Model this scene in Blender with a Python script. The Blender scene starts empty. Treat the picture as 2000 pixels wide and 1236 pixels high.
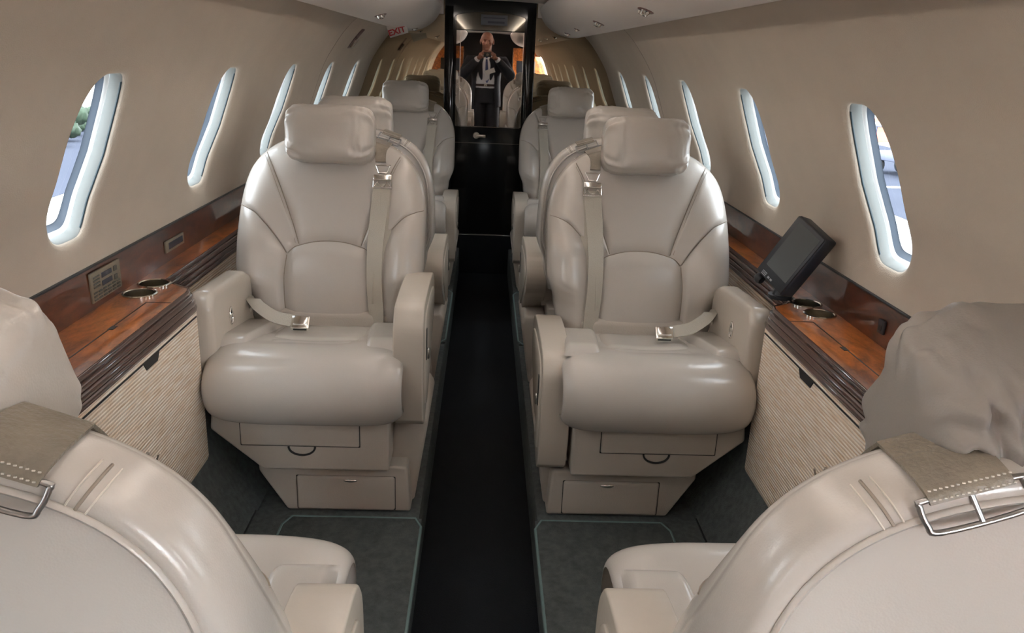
import bpy, bmesh, math, random
from math import sin, cos, pi, sqrt, radians, hypot, atan2, exp
from mathutils import Vector, Matrix, noise, Euler
random.seed(7)
scene = bpy.context.scene
COL = scene.collection
X0 = 0.013            # cabin centreline
RAD, ZC = 0.81, 0.756 # lining radius and centre height
YB = 5.10             # aft bulkhead
YF = -1.30            # forward partition

# ------------------------------------------------------------------ materials
def mat(name, col, rough=0.5, metal=0.0, coat=0.0, bump=None, vary=0.0, vscale=3.0, spec=0.5, sheen=0.0):
    m = bpy.data.materials.new(name); m.use_nodes = True
    nt = m.node_tree; p = nt.nodes['Principled BSDF']
    p.inputs['Base Color'].default_value = (*col, 1)
    p.inputs['Roughness'].default_value = rough
    p.inputs['Metallic'].default_value = metal
    p.inputs['Coat Weight'].default_value = coat
    p.inputs['Coat Roughness'].default_value = 0.04
    p.inputs['Specular IOR Level'].default_value = spec
    if sheen: p.inputs['Sheen Weight'].default_value = sheen
    tc = None
    if bump or vary: tc = nt.nodes.new('ShaderNodeTexCoord')
    if bump:
        sc, st = bump
        n = nt.nodes.new('ShaderNodeTexNoise'); n.inputs['Scale'].default_value = sc; n.inputs['Detail'].default_value = 3
        nt.links.new(tc.outputs['Object'], n.inputs['Vector'])
        b = nt.nodes.new('ShaderNodeBump'); b.inputs['Strength'].default_value = st; b.inputs['Distance'].default_value = 0.004
        nt.links.new(n.outputs['Fac'], b.inputs['Height']); nt.links.new(b.outputs['Normal'], p.inputs['Normal'])
    if vary:
        n = nt.nodes.new('ShaderNodeTexNoise'); n.inputs['Scale'].default_value = vscale; n.inputs['Detail'].default_value = 4
        nt.links.new(tc.outputs['Object'], n.inputs['Vector'])
        r = nt.nodes.new('ShaderNodeValToRGB')
        r.color_ramp.elements[0].position = 0.3; r.color_ramp.elements[1].position = 0.7
        r.color_ramp.elements[0].color = (*[c*(1-vary) for c in col], 1)
        r.color_ramp.elements[1].color = (*[min(1, c*(1+vary)) for c in col], 1)
        nt.links.new(n.outputs['Fac'], r.inputs['Fac']); nt.links.new(r.outputs['Color'], p.inputs['Base Color'])
    return m

def leather_mat(name, col, rough, st=0.35):
    m = mat(name, col, rough, coat=0.22)
    nt = m.node_tree; p = nt.nodes['Principled BSDF']; p.inputs['Coat Roughness'].default_value = 0.18
    tc = nt.nodes.new('ShaderNodeTexCoord')
    v = nt.nodes.new('ShaderNodeTexVoronoi'); v.inputs['Scale'].default_value = 520
    nz = nt.nodes.new('ShaderNodeTexNoise'); nz.inputs['Scale'].default_value = 38; nz.inputs['Detail'].default_value = 5
    for t in (v, nz): nt.links.new(tc.outputs['Object'], t.inputs['Vector'])
    a = nt.nodes.new('ShaderNodeMath'); a.operation = 'MULTIPLY_ADD'; a.inputs[1].default_value = 0.25
    nt.links.new(v.outputs['Distance'], a.inputs[0]); nt.links.new(nz.outputs['Fac'], a.inputs[2])
    b = nt.nodes.new('ShaderNodeBump'); b.inputs['Strength'].default_value = st; b.inputs['Distance'].default_value = 0.0025
    nt.links.new(a.outputs[0], b.inputs['Height']); nt.links.new(b.outputs['Normal'], p.inputs['Normal'])
    n2 = nt.nodes.new('ShaderNodeTexNoise'); n2.inputs['Scale'].default_value = 6
    nt.links.new(tc.outputs['Object'], n2.inputs['Vector'])
    r = nt.nodes.new('ShaderNodeValToRGB')
    r.color_ramp.elements[0].color = (*[c*0.94 for c in col], 1); r.color_ramp.elements[1].color = (*[c*1.06 for c in col], 1)
    nt.links.new(n2.outputs['Fac'], r.inputs['Fac']); nt.links.new(r.outputs['Color'], p.inputs['Base Color'])
    return m

def cane_mat():
    m = mat('woven_cane', (0.5, 0.39, 0.27), 0.7)
    nt = m.node_tree; p = nt.nodes['Principled BSDF']
    tc = nt.nodes.new('ShaderNodeTexCoord')
    w = nt.nodes.new('ShaderNodeTexWave'); w.bands_direction = 'Z'; w.inputs['Scale'].default_value = 42; w.inputs['Distortion'].default_value = 0.25
    w.inputs['Detail Scale'].default_value = 8
    w2 = nt.nodes.new('ShaderNodeTexWave'); w2.bands_direction = 'Y'; w2.inputs['Scale'].default_value = 80
    mp = nt.nodes.new('ShaderNodeMapping'); mp.inputs['Scale'].default_value = (1, 6, 60)
    nz = nt.nodes.new('ShaderNodeTexNoise'); nz.inputs['Scale'].default_value = 3; nz.inputs['Detail'].default_value = 3
    nt.links.new(tc.outputs['Object'], w.inputs['Vector']); nt.links.new(tc.outputs['Object'], w2.inputs['Vector'])
    nt.links.new(tc.outputs['Object'], mp.inputs['Vector']); nt.links.new(mp.outputs[0], nz.inputs['Vector'])
    r = nt.nodes.new('ShaderNodeValToRGB')
    r.color_ramp.elements[0].position = 0.05; r.color_ramp.elements[0].color = (0.70, 0.56, 0.43, 1)
    r.color_ramp.elements[1].position = 0.55; r.color_ramp.elements[1].color = (0.90, 0.82, 0.72, 1)
    nt.links.new(w.outputs['Fac'], r.inputs['Fac'])
    mx = nt.nodes.new('ShaderNodeMix'); mx.data_type = 'RGBA'; mx.blend_type = 'MULTIPLY'
    r2 = nt.nodes.new('ShaderNodeValToRGB')
    r2.color_ramp.elements[0].position = 0.35; r2.color_ramp.elements[0].color = (0.86, 0.74, 0.62, 1)
    r2.color_ramp.elements[1].position = 0.62; r2.color_ramp.elements[1].color = (1, 1, 1, 1)
    nt.links.new(nz.outputs['Fac'], r2.inputs['Fac'])
    mx.inputs['Factor'].default_value = 1
    nt.links.new(r.outputs['Color'], mx.inputs['A']); nt.links.new(r2.outputs['Color'], mx.inputs['B'])
    nt.links.new(mx.outputs['Result'], p.inputs['Base Color'])
    ad = nt.nodes.new('ShaderNodeMath'); ad.operation = 'MULTIPLY_ADD'; ad.inputs[1].default_value = 0.3
    nt.links.new(w2.outputs['Fac'], ad.inputs[0]); nt.links.new(w.outputs['Fac'], ad.inputs[2])
    b = nt.nodes.new('ShaderNodeBump'); b.inputs['Strength'].default_value = 0.6; b.inputs['Distance'].default_value = 0.002
    nt.links.new(ad.outputs[0], b.inputs['Height']); nt.links.new(b.outputs['Normal'], p.inputs['Normal'])
    return m

def wood_mat(name, dark, light):
    m = mat(name, light, 0.28, coat=1.0)
    nt = m.node_tree; p = nt.nodes['Principled BSDF']; p.inputs['Coat Roughness'].default_value = 0.03
    tc = nt.nodes.new('ShaderNodeTexCoord')
    mp = nt.nodes.new('ShaderNodeMapping'); mp.inputs['Scale'].default_value = (9, 3.2, 9)
    n1 = nt.nodes.new('ShaderNodeTexNoise'); n1.inputs['Scale'].default_value = 2.2; n1.inputs['Detail'].default_value = 6; n1.inputs['Distortion'].default_value = 1.6
    n2 = nt.nodes.new('ShaderNodeTexNoise'); n2.inputs['Scale'].default_value = 26; n2.inputs['Detail'].default_value = 4; n2.inputs['Distortion'].default_value = 0.8
    nt.links.new(tc.outputs['Object'], mp.inputs['Vector'])
    nt.links.new(mp.outputs[0], n1.inputs['Vector']); nt.links.new(mp.outputs[0], n2.inputs['Vector'])
    mx = nt.nodes.new('ShaderNodeMath'); mx.operation = 'MULTIPLY_ADD'; mx.inputs[1].default_value = 0.35
    nt.links.new(n2.outputs['Fac'], mx.inputs[0]); nt.links.new(n1.outputs['Fac'], mx.inputs[2])
    r = nt.nodes.new('ShaderNodeValToRGB')
    r.color_ramp.elements[0].position = 0.42; r.color_ramp.elements[0].color = (*dark, 1)
    r.color_ramp.elements[1].position = 0.92; r.color_ramp.elements[1].color = (*light, 1)
    nt.links.new(mx.outputs[0], r.inputs['Fac']); nt.links.new(r.outputs['Color'], p.inputs['Base Color'])
    return m

def glass_mat(name, tint, gloss=0.08):
    m = bpy.data.materials.new(name); m.use_nodes = True; nt = m.node_tree
    for n in list(nt.nodes):
        if n.type != 'OUTPUT_MATERIAL': nt.nodes.remove(n)
    out = [n for n in nt.nodes if n.type == 'OUTPUT_MATERIAL'][0]
    t = nt.nodes.new('ShaderNodeBsdfTransparent'); t.inputs['Color'].default_value = (*tint, 1)
    g = nt.nodes.new('ShaderNodeBsdfGlossy'); g.inputs['Roughness'].default_value = 0.02
    mx = nt.nodes.new('ShaderNodeMixShader'); mx.inputs[0].default_value = gloss
    nt.links.new(t.outputs[0], mx.inputs[1]); nt.links.new(g.outputs[0], mx.inputs[2]); nt.links.new(mx.outputs[0], out.inputs['Surface'])
    return m

M = {}
M['leather'] = leather_mat('cream_leather', (0.515, 0.472, 0.425), 0.25, 0.14)
M['leather_soft'] = leather_mat('soft_cream_leather', (0.505, 0.46, 0.41), 0.28, 0.18)
M['plastic'] = mat('greige_plastic', (0.49, 0.435, 0.375), 0.42, bump=(260, 0.15))
M['plastic_gloss'] = mat('greige_gloss_trim', (0.53, 0.47, 0.40), 0.25, bump=(140, 0.06))
M['strap'] = mat('taupe_strap', (0.22, 0.185, 0.14), 0.38, bump=(220, 0.3), vary=0.15, vscale=40)
M['webbing'] = mat('beige_webbing', (0.47, 0.43, 0.36), 0.55, bump=(600, 0.4))
M['stitch'] = mat('cream_stitch', (0.68, 0.63, 0.55), 0.7)
M['seam'] = mat('leather_seam', (0.30, 0.25, 0.20), 0.6)
M['chrome'] = mat('polished_chrome', (0.82, 0.80, 0.76), 0.12, 1.0)
M['satin'] = mat('satin_nickel', (0.62, 0.58, 0.52), 0.25, 1.0)
M['ring_steel'] = mat('grey_ring_steel', (0.38, 0.365, 0.35), 0.28, 1.0)
M['dark'] = mat('dark_gap', (0.012, 0.011, 0.010), 0.6)
M['wall'] = mat('tan_wall_fabric', (0.535, 0.46, 0.375), 0.8, bump=(420, 0.25), vary=0.03, vscale=9)
M['ceiling'] = mat('mauve_ceiling_vinyl', (0.80, 0.735, 0.68), 0.6, bump=(300, 0.12))
M['reveal'] = mat('window_reveal_plastic', (0.27, 0.285, 0.275), 0.3)
M['reveal_white'] = mat('window_bead_white', (0.90, 0.92, 0.92), 0.25)
M['seal'] = mat('window_seal_grey', (0.11, 0.135, 0.17), 0.35)
M['groove'] = mat('window_groove_dark', (0.03, 0.05, 0.06), 0.5)
M['cane'] = cane_mat()
M['wood'] = wood_mat('burl_wood', (0.070, 0.014, 0.003), (0.56, 0.16, 0.030))
M['wood_dark'] = wood_mat('dark_burl_wood', (0.030, 0.007, 0.004), (0.14, 0.035, 0.012))
M['molding'] = mat('dark_wood_molding', (0.055, 0.016, 0.009), 0.25, coat=1.0, vary=0.3, vscale=30)
M['carpet'] = mat('grey_green_carpet', (0.095, 0.106, 0.103), 0.95, bump=(420, 0.9), vary=0.25, vscale=60)
M['mat'] = mat('footwell_carpet', (0.075, 0.083, 0.079), 0.95, bump=(420, 0.9), vary=0.25, vscale=50)
M['binding'] = mat('teal_binding', (0.13, 0.19, 0.185), 0.8)
M['aisle'] = mat('black_runner', (0.011, 0.012, 0.014), 0.9, bump=(500, 0.6), spec=0.25)
M['black_gloss'] = mat('black_lacquer', (0.006, 0.0055, 0.005), 0.07, spec=0.45)
M['black'] = mat('black_plastic', (0.018, 0.019, 0.022), 0.4)
M['navy_case'] = mat('navy_black_case', (0.022, 0.026, 0.036), 0.42)
M['screen'] = mat('dark_lcd', (0.075, 0.078, 0.075), 0.22)
M['grey_print'] = mat('grey_print', (0.30, 0.31, 0.33), 0.5)
M['keypad'] = mat('bronze_keypad_plate', (0.30, 0.26, 0.19), 0.35, 0.5)
M['key'] = mat('keypad_button', (0.09, 0.085, 0.07), 0.4)
M['lcd'] = mat('keypad_display', (0.045, 0.045, 0.06), 0.25)
M['mirror_bronze'] = mat('bronze_mirror', (0.50, 0.415, 0.30), 0.012, 1.0)
M['mirror'] = mat('tinted_door_mirror', (0.44, 0.405, 0.37), 0.012, 1.0)
M['mirror_dimmed'] = mat('dimmed_mirror', (0.085, 0.078, 0.066), 0.03, 1.0)  # darker copy of the door mirror, dims the bright ceiling in its reflection
M['exit_white'] = mat('sign_white', (0.62, 0.60, 0.58), 0.45)
M['exit_red'] = mat('sign_red', (0.50, 0.035, 0.045), 0.45)
M['sign_grey'] = mat('sign_grey_lens', (0.11, 0.12, 0.15), 0.3)
M['sign_text'] = mat('sign_grey_text', (0.045, 0.05, 0.07), 0.4)
M['glass'] = glass_mat('window_pane_glass', (0.22, 0.23, 0.235), 0.03)
M['cup'] = mat('cup_steel', (0.72, 0.68, 0.60), 0.16, 1.0)
M['vent_red'] = mat('vent_dark_red_edge', (0.16, 0.07, 0.06), 0.4)
# person
M['skin'] = mat('skin', (0.27, 0.115, 0.072), 0.5, bump=(120, 0.1))
M['suit'] = mat('navy_suit', (0.016, 0.017, 0.024), 0.8, bump=(500, 0.3))
M['trouser'] = mat('navy_trouser', (0.020, 0.020, 0.027), 0.8, bump=(500, 0.3))
M['shirt'] = mat('white_shirt', (0.78, 0.79, 0.84), 0.7)
M['tie'] = mat('blue_tie', (0.05, 0.08, 0.22), 0.5)
M['belt'] = mat('brown_belt', (0.06, 0.022, 0.012), 0.4)
M['paper'] = mat('white_paper', (0.72, 0.71, 0.69), 0.7)
M['eye'] = mat('eye', (0.05, 0.03, 0.02), 0.2)
# outside
M['apron'] = mat('concrete_apron', (0.40, 0.40, 0.39), 0.9, vary=0.06, vscale=0.6, spec=0.0)
M['asphalt'] = mat('blue_grey_asphalt', (0.055, 0.060, 0.078), 0.9, vary=0.08, vscale=0.3, spec=0.0)
M['leaf'] = mat('shrub_leaf', (0.022, 0.040, 0.020), 0.8, vary=0.4, vscale=1.5)
M['bark'] = mat('tree_bark', (0.10, 0.07, 0.05), 0.9)
M['hangar_red'] = mat('hangar_red_trim', (0.55, 0.12, 0.07), 0.6)
M['cart_paint'] = mat('cart_blue_grey', (0.12, 0.13, 0.18), 0.5)
M['tyre'] = mat('rubber', (0.02, 0.02, 0.02), 0.8)
M['line_white'] = mat('white_paint', (0.8, 0.8, 0.8), 0.7)

# ------------------------------------------------------------------ mesh helper
def frames(pts, closed=False):
    n = len(pts); out = []; up = None
    for i, p in enumerate(pts):
        a = pts[i-1] if (i > 0 or closed) else p
        b = pts[(i+1) % n] if (i < n-1 or closed) else p
        t = (b-a).normalized()
        if up is None:
            up = Vector((0, 0, 1)) if abs(t.z) < 0.9 else Vector((1, 0, 0))
        s = t.cross(up)
        if s.length < 1e-6: s = t.orthogonal()
        s.normalize(); up = s.cross(t).normalized()
        out.append((t, s, up))
    return out

class B:
    def __init__(s): s.v = []; s.f = []
    def add(s, vs, fs, T=None):
        k = len(s.v)
        for v in vs:
            v = Vector(v)
            s.v.append(T @ v if T else v)
        for f in fs: s.f.append(tuple(i+k for i in f))
        return s
    def grid(s, fn, nu, nv, cu=False, cv=False, T=None):
        vs = []; fs = []
        for j in range(nv if cv else nv+1):
            for i in range(nu if cu else nu+1): vs.append(fn(i/nu, j/nv))
        w = nu if cu else nu+1; h = nv if cv else nv+1
        for j in range(nv):
            for i in range(nu):
                a = j*w+i; b = j*w+(i+1) % w; c = ((j+1) % h)*w+(i+1) % w; d = ((j+1) % h)*w+i
                fs.append((a, b, c, d))
        return s.add(vs, fs, T)
    def bm(s, bm, T=None):
        bm.verts.ensure_lookup_table(); bm.verts.index_update()
        s.add([v.co.copy() for v in bm.verts], [[v.index for v in f.verts] for f in bm.faces], T); bm.free(); return s
    def box(s, c, d, bev=0.0, seg=3, T=None):
        b = bmesh.new(); bmesh.ops.create_cube(b, size=1)
        for v in b.verts: v.co = Vector((v.co.x*d[0], v.co.y*d[1], v.co.z*d[2]))
        if bev: bmesh.ops.bevel(b, geom=b.edges[:], offset=min(bev, 0.49*min(d)), segments=seg, profile=0.5, affect='EDGES')
        m = Matrix.Translation(Vector(c))
        return s.bm(b, (T @ m) if T else m)
    def prism(s, poly, ax, lo, hi, bev=0.0, seg=3, T=None, taper=None):
        b = bmesh.new()
        def P(a, c, h):
            return {'x': (h, a, c), 'y': (a, h, c), 'z': (a, c, h)}[ax]
        A = [b.verts.new(P(a, c, lo)) for a, c in poly]
        pol2 = taper or poly
        C = [b.verts.new(P(a, c, hi)) for a, c in pol2]
        n = len(poly)
        b.faces.new(A); b.faces.new(C[::-1])
        for i in range(n): b.faces.new((A[i], C[i], C[(i+1) % n], A[(i+1) % n]))
        bmesh.ops.recalc_face_normals(b, faces=b.faces[:])
        if bev: bmesh.ops.bevel(b, geom=b.edges[:], offset=bev, segments=seg, profile=0.5, affect='EDGES', clamp_overlap=True)
        return s.bm(b, T)
    def tube(s, pts, r, n=8, closed=False, T=None, flat=1.0):
        pts = [Vector(p) for p in pts]; fr = frames(pts, closed); m = len(pts)
        rr = r if isinstance(r, (list, tuple)) else [r]*m
        vs = []; fs = []
        for (t, sd, up), p, q in zip(fr, pts, rr):
            for k in range(n):
                a = 2*pi*k/n; vs.append(p+sd*cos(a)*q+up*sin(a)*q*flat)
        for i in range(m if closed else m-1):
            for k in range(n):
                a = i*n+k; b = i*n+(k+1) % n; c = ((i+1) % m)*n+(k+1) % n; d = ((i+1) % m)*n+k
                fs.append((a, b, c, d))
        if not closed:
            fs.append(tuple(range(n))[::-1]); fs.append(tuple(range((m-1)*n, m*n)))
        return s.add(vs, fs, T)
    def lathe(s, prof, n=32, T=None):
        return s.grid(lambda u, v: (lambda p: Vector((p[0]*cos(2*pi*u), p[0]*sin(2*pi*u), p[1])))(prof[min(len(prof)-1, int(round(v*(len(prof)-1))))]), n, len(prof)-1, cu=True, T=T)
    def ell(s, c, r, nu=24, nv=16, T=None, e=1.0):
        def sp(x): return abs(x)**e*(1 if x >= 0 else -1)
        def fn(u, v):
            a = 2*pi*u; b = pi*(v-0.5)
            return Vector((c[0]+r[0]*sp(cos(b))*sp(cos(a)), c[1]+r[1]*sp(cos(b))*sp(sin(a)), c[2]+r[2]*sp(sin(b))))
        return s.grid(fn, nu, nv, cu=True, T=T)
    def ribbon(s, pts, wid, side, th=0.0015, T=None):
        # flat strip along pts; side = vector (or list) across it
        pts = [Vector(p) for p in pts]; m = len(pts); vs = []; fs = []
        for i, p in enumerate(pts):
            sd = Vector(side[i] if isinstance(side, list) else side).normalized()
            w = wid[i] if isinstance(wid, list) else wid
            t = (pts[min(i+1, m-1)]-pts[max(i-1, 0)]).normalized(); nn = t.cross(sd).normalized()
            for a, b in ((-1, -1), (1, -1), (1, 1), (-1, 1)): vs.append(p+sd*a*w/2+nn*b*th/2)
        for i in range(m-1):
            for k in range(4): fs.append((i*4+k, i*4+(k+1) % 4, (i+1)*4+(k+1) % 4, (i+1)*4+k))
        fs.append((3, 2, 1, 0)); fs.append(tuple((m-1)*4+k for k in range(4)))
        return s.add(vs, fs, T)
    def mesh(s, name, m=1, smooth=40, weld=True):
        me = bpy.data.meshes.new(name)
        me.from_pydata([(v.x*m, v.y, v.z) for v in s.v], [], s.f)
        b = bmesh.new(); b.from_mesh(me)
        if weld: bmesh.ops.remove_doubles(b, verts=b.verts[:], dist=1e-5)
        bmesh.ops.recalc_face_normals(b, faces=b.faces[:])
        b.to_mesh(me); b.free()
        if smooth:
            me.polygons.foreach_set('use_smooth', [True]*len(me.polygons))
            if smooth < 179: me.set_sharp_from_angle(angle=radians(smooth))
        return me

def link(name, me, material=None, parent=None, label=None, **kw):
    o = bpy.data.objects.new(name, me); COL.objects.link(o)
    if material and me and not me.materials: me.materials.append(M[material] if isinstance(material, str) else material)
    if parent: o.parent = parent
    if label: o['label'] = label
    for k, v in kw.items(): o[k] = v
    return o
def obj(name, b, material, parent=None, m=1, smooth=40, label=None, **kw):
    return link(name, b.mesh(name, m, smooth), material, parent, label, **kw)
def thing(name, label, category, loc=(0, 0, 0), rz=0.0, group=None):
    o = bpy.data.objects.new(name, None); COL.objects.link(o); o.empty_display_size = 0.1
    o.location = loc; o.rotation_euler = (0, 0, rz); o['label'] = label; o['category'] = category
    if group: o['group'] = group
    return o
def struct(name, b, material, parent=None, smooth=40, label=None):
    o = obj(name, b, material, parent, 1, smooth, label)
    if not parent: o['kind'] = 'structure'
    return o

# ------------------------------------------------------------------ curves
def cr(pts, n=24):
    P = [Vector((*p, 0)[:3]) if len(p) == 2 else Vector(p) for p in pts]
    out = []
    for i in range(len(P)-1):
        a = P[i-1] if i else P[0]*2-P[1]; b = P[i]; c = P[i+1]; d = P[i+2] if i+2 < len(P) else P[-1]*2-P[-2]
        for k in range(n):
            t = k/n
            out.append(0.5*((2*b)+(c-a)*t+(2*a-5*b+4*c-d)*t*t+(3*b-3*c+d-a)*t**3))
    out.append(P[-1]); return out
def arc(pts):
    L = [0]
    for i in range(1, len(pts)): L.append(L[-1]+(pts[i]-pts[i-1]).length)
    tot = L[-1] or 1
    def fn(t):
        t = max(0, min(1, t))*tot
        lo, hi = 0, len(L)-1
        while hi-lo > 1:
            mid = (lo+hi)//2
            if L[mid] <= t: lo = mid
            else: hi = mid
        d = L[hi]-L[lo]
        return pts[lo].lerp(pts[hi], (t-L[lo])/d if d > 0 else 0)
    return fn
def sm(a, b, x):
    t = max(0, min(1, (x-a)/(b-a))); return t*t*(3-2*t)

# ================================================================== SEATS
# local frame: x towards the aisle, y the way the seat faces, z up; y = 0 at the pedestal's front, x = 0 at the seat's middle
A_, Bz, ZS = 0.270, 0.255, 0.700
NS = 2.7
def Wz(z):
    return 0.270-0.028*sm(0.60, 0.50, z)-0.02*sm(0.5, 0.40, z)
def rho(x, z):
    if z > ZS: return ((abs(x)/A_)**NS+((z-ZS)/Bz)**NS)**(1/NS)
    return abs(x)/Wz(z)
def yline(z): return -0.295-0.155*((z-0.43)/0.52)
def wingf(x, z): return 0.040*sm(0.11, 0.235, abs(x))*sm(0.84, 0.66, z)*sm(0.50, 0.58, z)
def yfront(x, z, r=None):
    if r is None:
        r = min(1.0, rho(x, z))
        if r > 0.9988: r = 1.0
    E = (0.060-0.030*sm(0.74, 0.93, z))*(1-sqrt(max(0, 1-r**9)))
    return yline(z)+0.014*sin(pi*max(0, min(1, (z-0.43)/0.28)))+wingf(x, z)-E
OUT = []
for i in range(41):
    z = 0.40+(ZS-0.40)*i/40; OUT.append(Vector((Wz(z), z, 0)))
for i in range(1, 241):
    a = i/240; a = (pi/2)*a**1.35/(a**1.35+(1-a)**1.35); OUT.append(Vector((A_*max(0, cos(a))**(2/NS), ZS+Bz*sin(a)**(2/NS), 0)))
_of = arc(OUT)
def out_t(test):
    for i in range(2001):
        if test(_of(i/2000)): return i/2000
    return 1.0
T_C = out_t(lambda p: p.y > 0.757)
T_B = out_t(lambda p: p.y > 0.8 and p.x < 0.195)
T_F = out_t(lambda p: p.y > 0.43)
def outseg(t0, t1, sgn=1, n=80):
    P = []
    for i in range(n+1):
        p = _of(t0+(t1-t0)*i/n); P.append(Vector((sgn*p.x, p.y, 0)))
    return arc(P)
def rev(f): return lambda t: f(1-t)
def mir(f):
    def g(t):
        p = f(t); return Vector((-p.x, p.y, 0))
    return g
cC, cB = _of(T_C), _of(T_B)
cD = Vector((0.122, 0.632, 0)); cA = Vector((0.088, 0.6555, 0)); cE = Vector((0.118, 0.425, 0)); cF = _of(T_F)
seam_AB = arc(cr([cA, (0.108, 0.71), (0.138, 0.79), (0.172, 0.868), cB]))
wing_CD = arc(cr([cC, (0.246, 0.756), (0.212, 0.742), (0.172, 0.702), (0.140, 0.660), cD]))
lum_DE = arc(cr([cD, (0.128, 0.57), (0.125, 0.49), cE]))
lum_DA = arc(cr([cD, (0.105, 0.648), cA]))
lum_AA = arc(cr([cA, (0.045, 0.666), (0, 0.669), (-0.045, 0.666), (-0.088, 0.6555)]))
lum_DD = arc(cr([cD, (0.105, 0.648), cA, (0.045, 0.666), (0, 0.669), (-0.045, 0.666), (-0.088, 0.6555), (-0.105, 0.648), (-0.122, 0.632)]))

def patch(bot, top, left, right, h, crease, nu=44, nv=44, warp=None, hump=0.0, wr=None):
    # crease = (left, right, bottom, top) edges that dip into a seam; warp: 'R'/'T' concentrates samples at the outline
    def fn(u, v):
        s, t = u, v
        if warp and 'R' in warp: s = 1-(1-s)**2
        if warp and 'L' in warp: s = s**2
        if warp and 'T' in warp: t = 1-(1-t)**2
        p = bot(s)*(1-t)+top(s)*t+left(t)*(1-s)+right(t)*s
        p = p-(bot(0)*(1-s)*(1-t)+bot(1)*s*(1-t)+top(0)*(1-s)*t+top(1)*s*t)
        x, z = p.x, p.y
        def e(q): return 1-(1-min(1, q/0.16))**2.4
        k = 1.0
        if crease[0]: k *= e(s)
        if crease[1]: k *= e(1-s)
        if crease[2]: k *= e(t)
        if crease[3]: k *= e(1-t)
        k *= sm(1.0, 0.74, rho(x, z))
        y = yfront(x, z)+h*k+hump*k*sin(pi*s)*sin(pi*t)
        if wr: y += wr(x, z)*k
        return Vector((x, y, z))
    return B().grid(fn, nu, nv)

def line2(a, b): return arc([Vector((*a, 0)), Vector((*b, 0))])
def tuck(x, z):   # puckers where the bolster tucks in above the armrest
    d = abs(z-(0.545+0.09*(abs(x)-0.2)))
    return -0.008*exp(-(d/0.012)**2)*sm(0.16, 0.24, abs(x))-0.005*exp(-((z-0.565-0.35*(abs(x)-0.2))/0.008)**2)*sm(0.17, 0.23, abs(x))
def b_center():
    return patch(rev(lum_AA), rev(lambda t: Vector((cB.x*(1-2*t), outtop(cB.x*(1-2*t)), 0))), lambda t: mir(seam_AB)(t), seam_AB, 0.010, (1, 1, 1, 0), 56, 56, 'T')
def outtop(x):
    return ZS+Bz*(max(0, 1-(abs(x)/A_)**NS))**(1/NS)
def b_shoulder(sg):
    f = (lambda g: g) if sg > 0 else mir
    return patch(f(rev(lum_DA)) if 0 else f(lambda t: lum_DA(1-t)), f(rev(outseg(T_C, T_B))), f(seam_AB), f(rev(wing_CD)), 0.011, (1, 1, 1, 0), 48, 48, 'T')
def b_wing(sg):
    f = (lambda g: g) if sg > 0 else mir
    return patch(f(line2(cE[:2], cF[:2])), f(rev(wing_CD)), f(rev(lum_DE)), f(outseg(T_F, T_C)), 0.016, (1, 0, 0, 1), 48, 56, 'R', 0.004, tuck)
def b_lumbar():
    return patch(line2((-cE.x, cE.y), (cE.x, cE.y)), rev(lum_DD), mir(rev(lum_DE)), rev(lum_DE), 0.013, (1, 1, 0, 1), 48, 44, None, 0.006)

THK = 0.135
def yrear(z): return yline(z)-THK+0.045*sm(0.70, 0.94, z)
def oline(t):
    # full outline, inboard bottom over the top to outboard bottom
    if t <= 0.5:
        p = _of(t*2); return p.x, p.y
    p = _of((1-t)*2); return -p.x, p.y
def osc(x, z, k):
    return x*k, (0.66+(z-0.66)*k if z > 0.66 else z)
KR = 0.938
PROF = [(1.0, 'f', 0.001), (1.002, 'f', -0.005), (1.006, 'm', 0.42), (1.004, 'm', 0.68), (0.996, 'm', 0.86), (0.985, 'm', 0.95), (0.968, 'm', 0.99), (0.950, 'm', 1.01), (KR, 'r', 0.003)]
PROF_ = PROF
def shell_pt(x, z, k, kind, a):
    yf = yfront(x, z, 1.0)
    yr = yrear(z)
    xx, zz = osc(x, z, k)
    if kind == 'f': y = yf+a
    elif kind == 'r': y = yr+a
    else: y = yf*(1-a)+yr*a
    return Vector((xx, y, zz))
def b_shell():
    PROF = [(0.90, 'f', 0.026), (0.95, 'f', 0.022), (0.985, 'f', 0.009)]+PROF_
    n = len(PROF)-1
    def fn(u, v):
        x, z = oline(u); i = int(round(v*n)); k, kd, a = PROF[i]
        p = shell_pt(x, z, k, kd, a)
        w = 0.0007*noise.noise(Vector((x*16, z*16, i*0.3)))+0.0006*noise.noise(Vector((x*40, z*40, i*0.8+3)))
        if 5 <= i <= 9: p.y += w; p.x += w*0.6
        return p
    return B().grid(fn, 150, n)
def b_rear():
    def fn(u, v):
        x, z = oline(u); k = KR*(1-v)
        xx, zz = osc(x, z, k) if v < 1 else (0, min(z, 0.66))
        return Vector((xx, yrear(z)+0.003-0.016*(1-(1-v)**3), zz))
    return B().grid(fn, 150, 14)
def b_piping():
    P = []
    for i in range(121):
        x, z = oline(i/120); P.append(shell_pt(x, z, KR+0.005, 'r', -0.001))
    return B().tube(P, 0.0032, 6)
def b_bandseam(dx):
    P = []
    for k, kd, a in PROF[2:9]:
        P.append(shell_pt(0.185+dx, outtop(0.185+dx), k, kd, a)+Vector((0.0002, -0.0003, 0.0005)))
    return B().tube([q for q in cr(P, 5)], 0.0008, 5)
def b_bandgroove():
    P = []
    for k, kd, a in PROF[2:9]:
        P.append(shell_pt(0.185, outtop(0.185), k, kd, a))
    return B().tube([q for q in cr(P, 5)], 0.0013, 6)
def b_stitchlines(sg):
    P = []
    for i in range(40):
        p = seam_AB(0.03+0.92*i/39)
        P.append(Vector((sg*(p.x+0.007), yfront(p.x+0.007, p.y)+0.0085, p.y)))
    return B().tube(P, 0.0009, 4)

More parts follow.
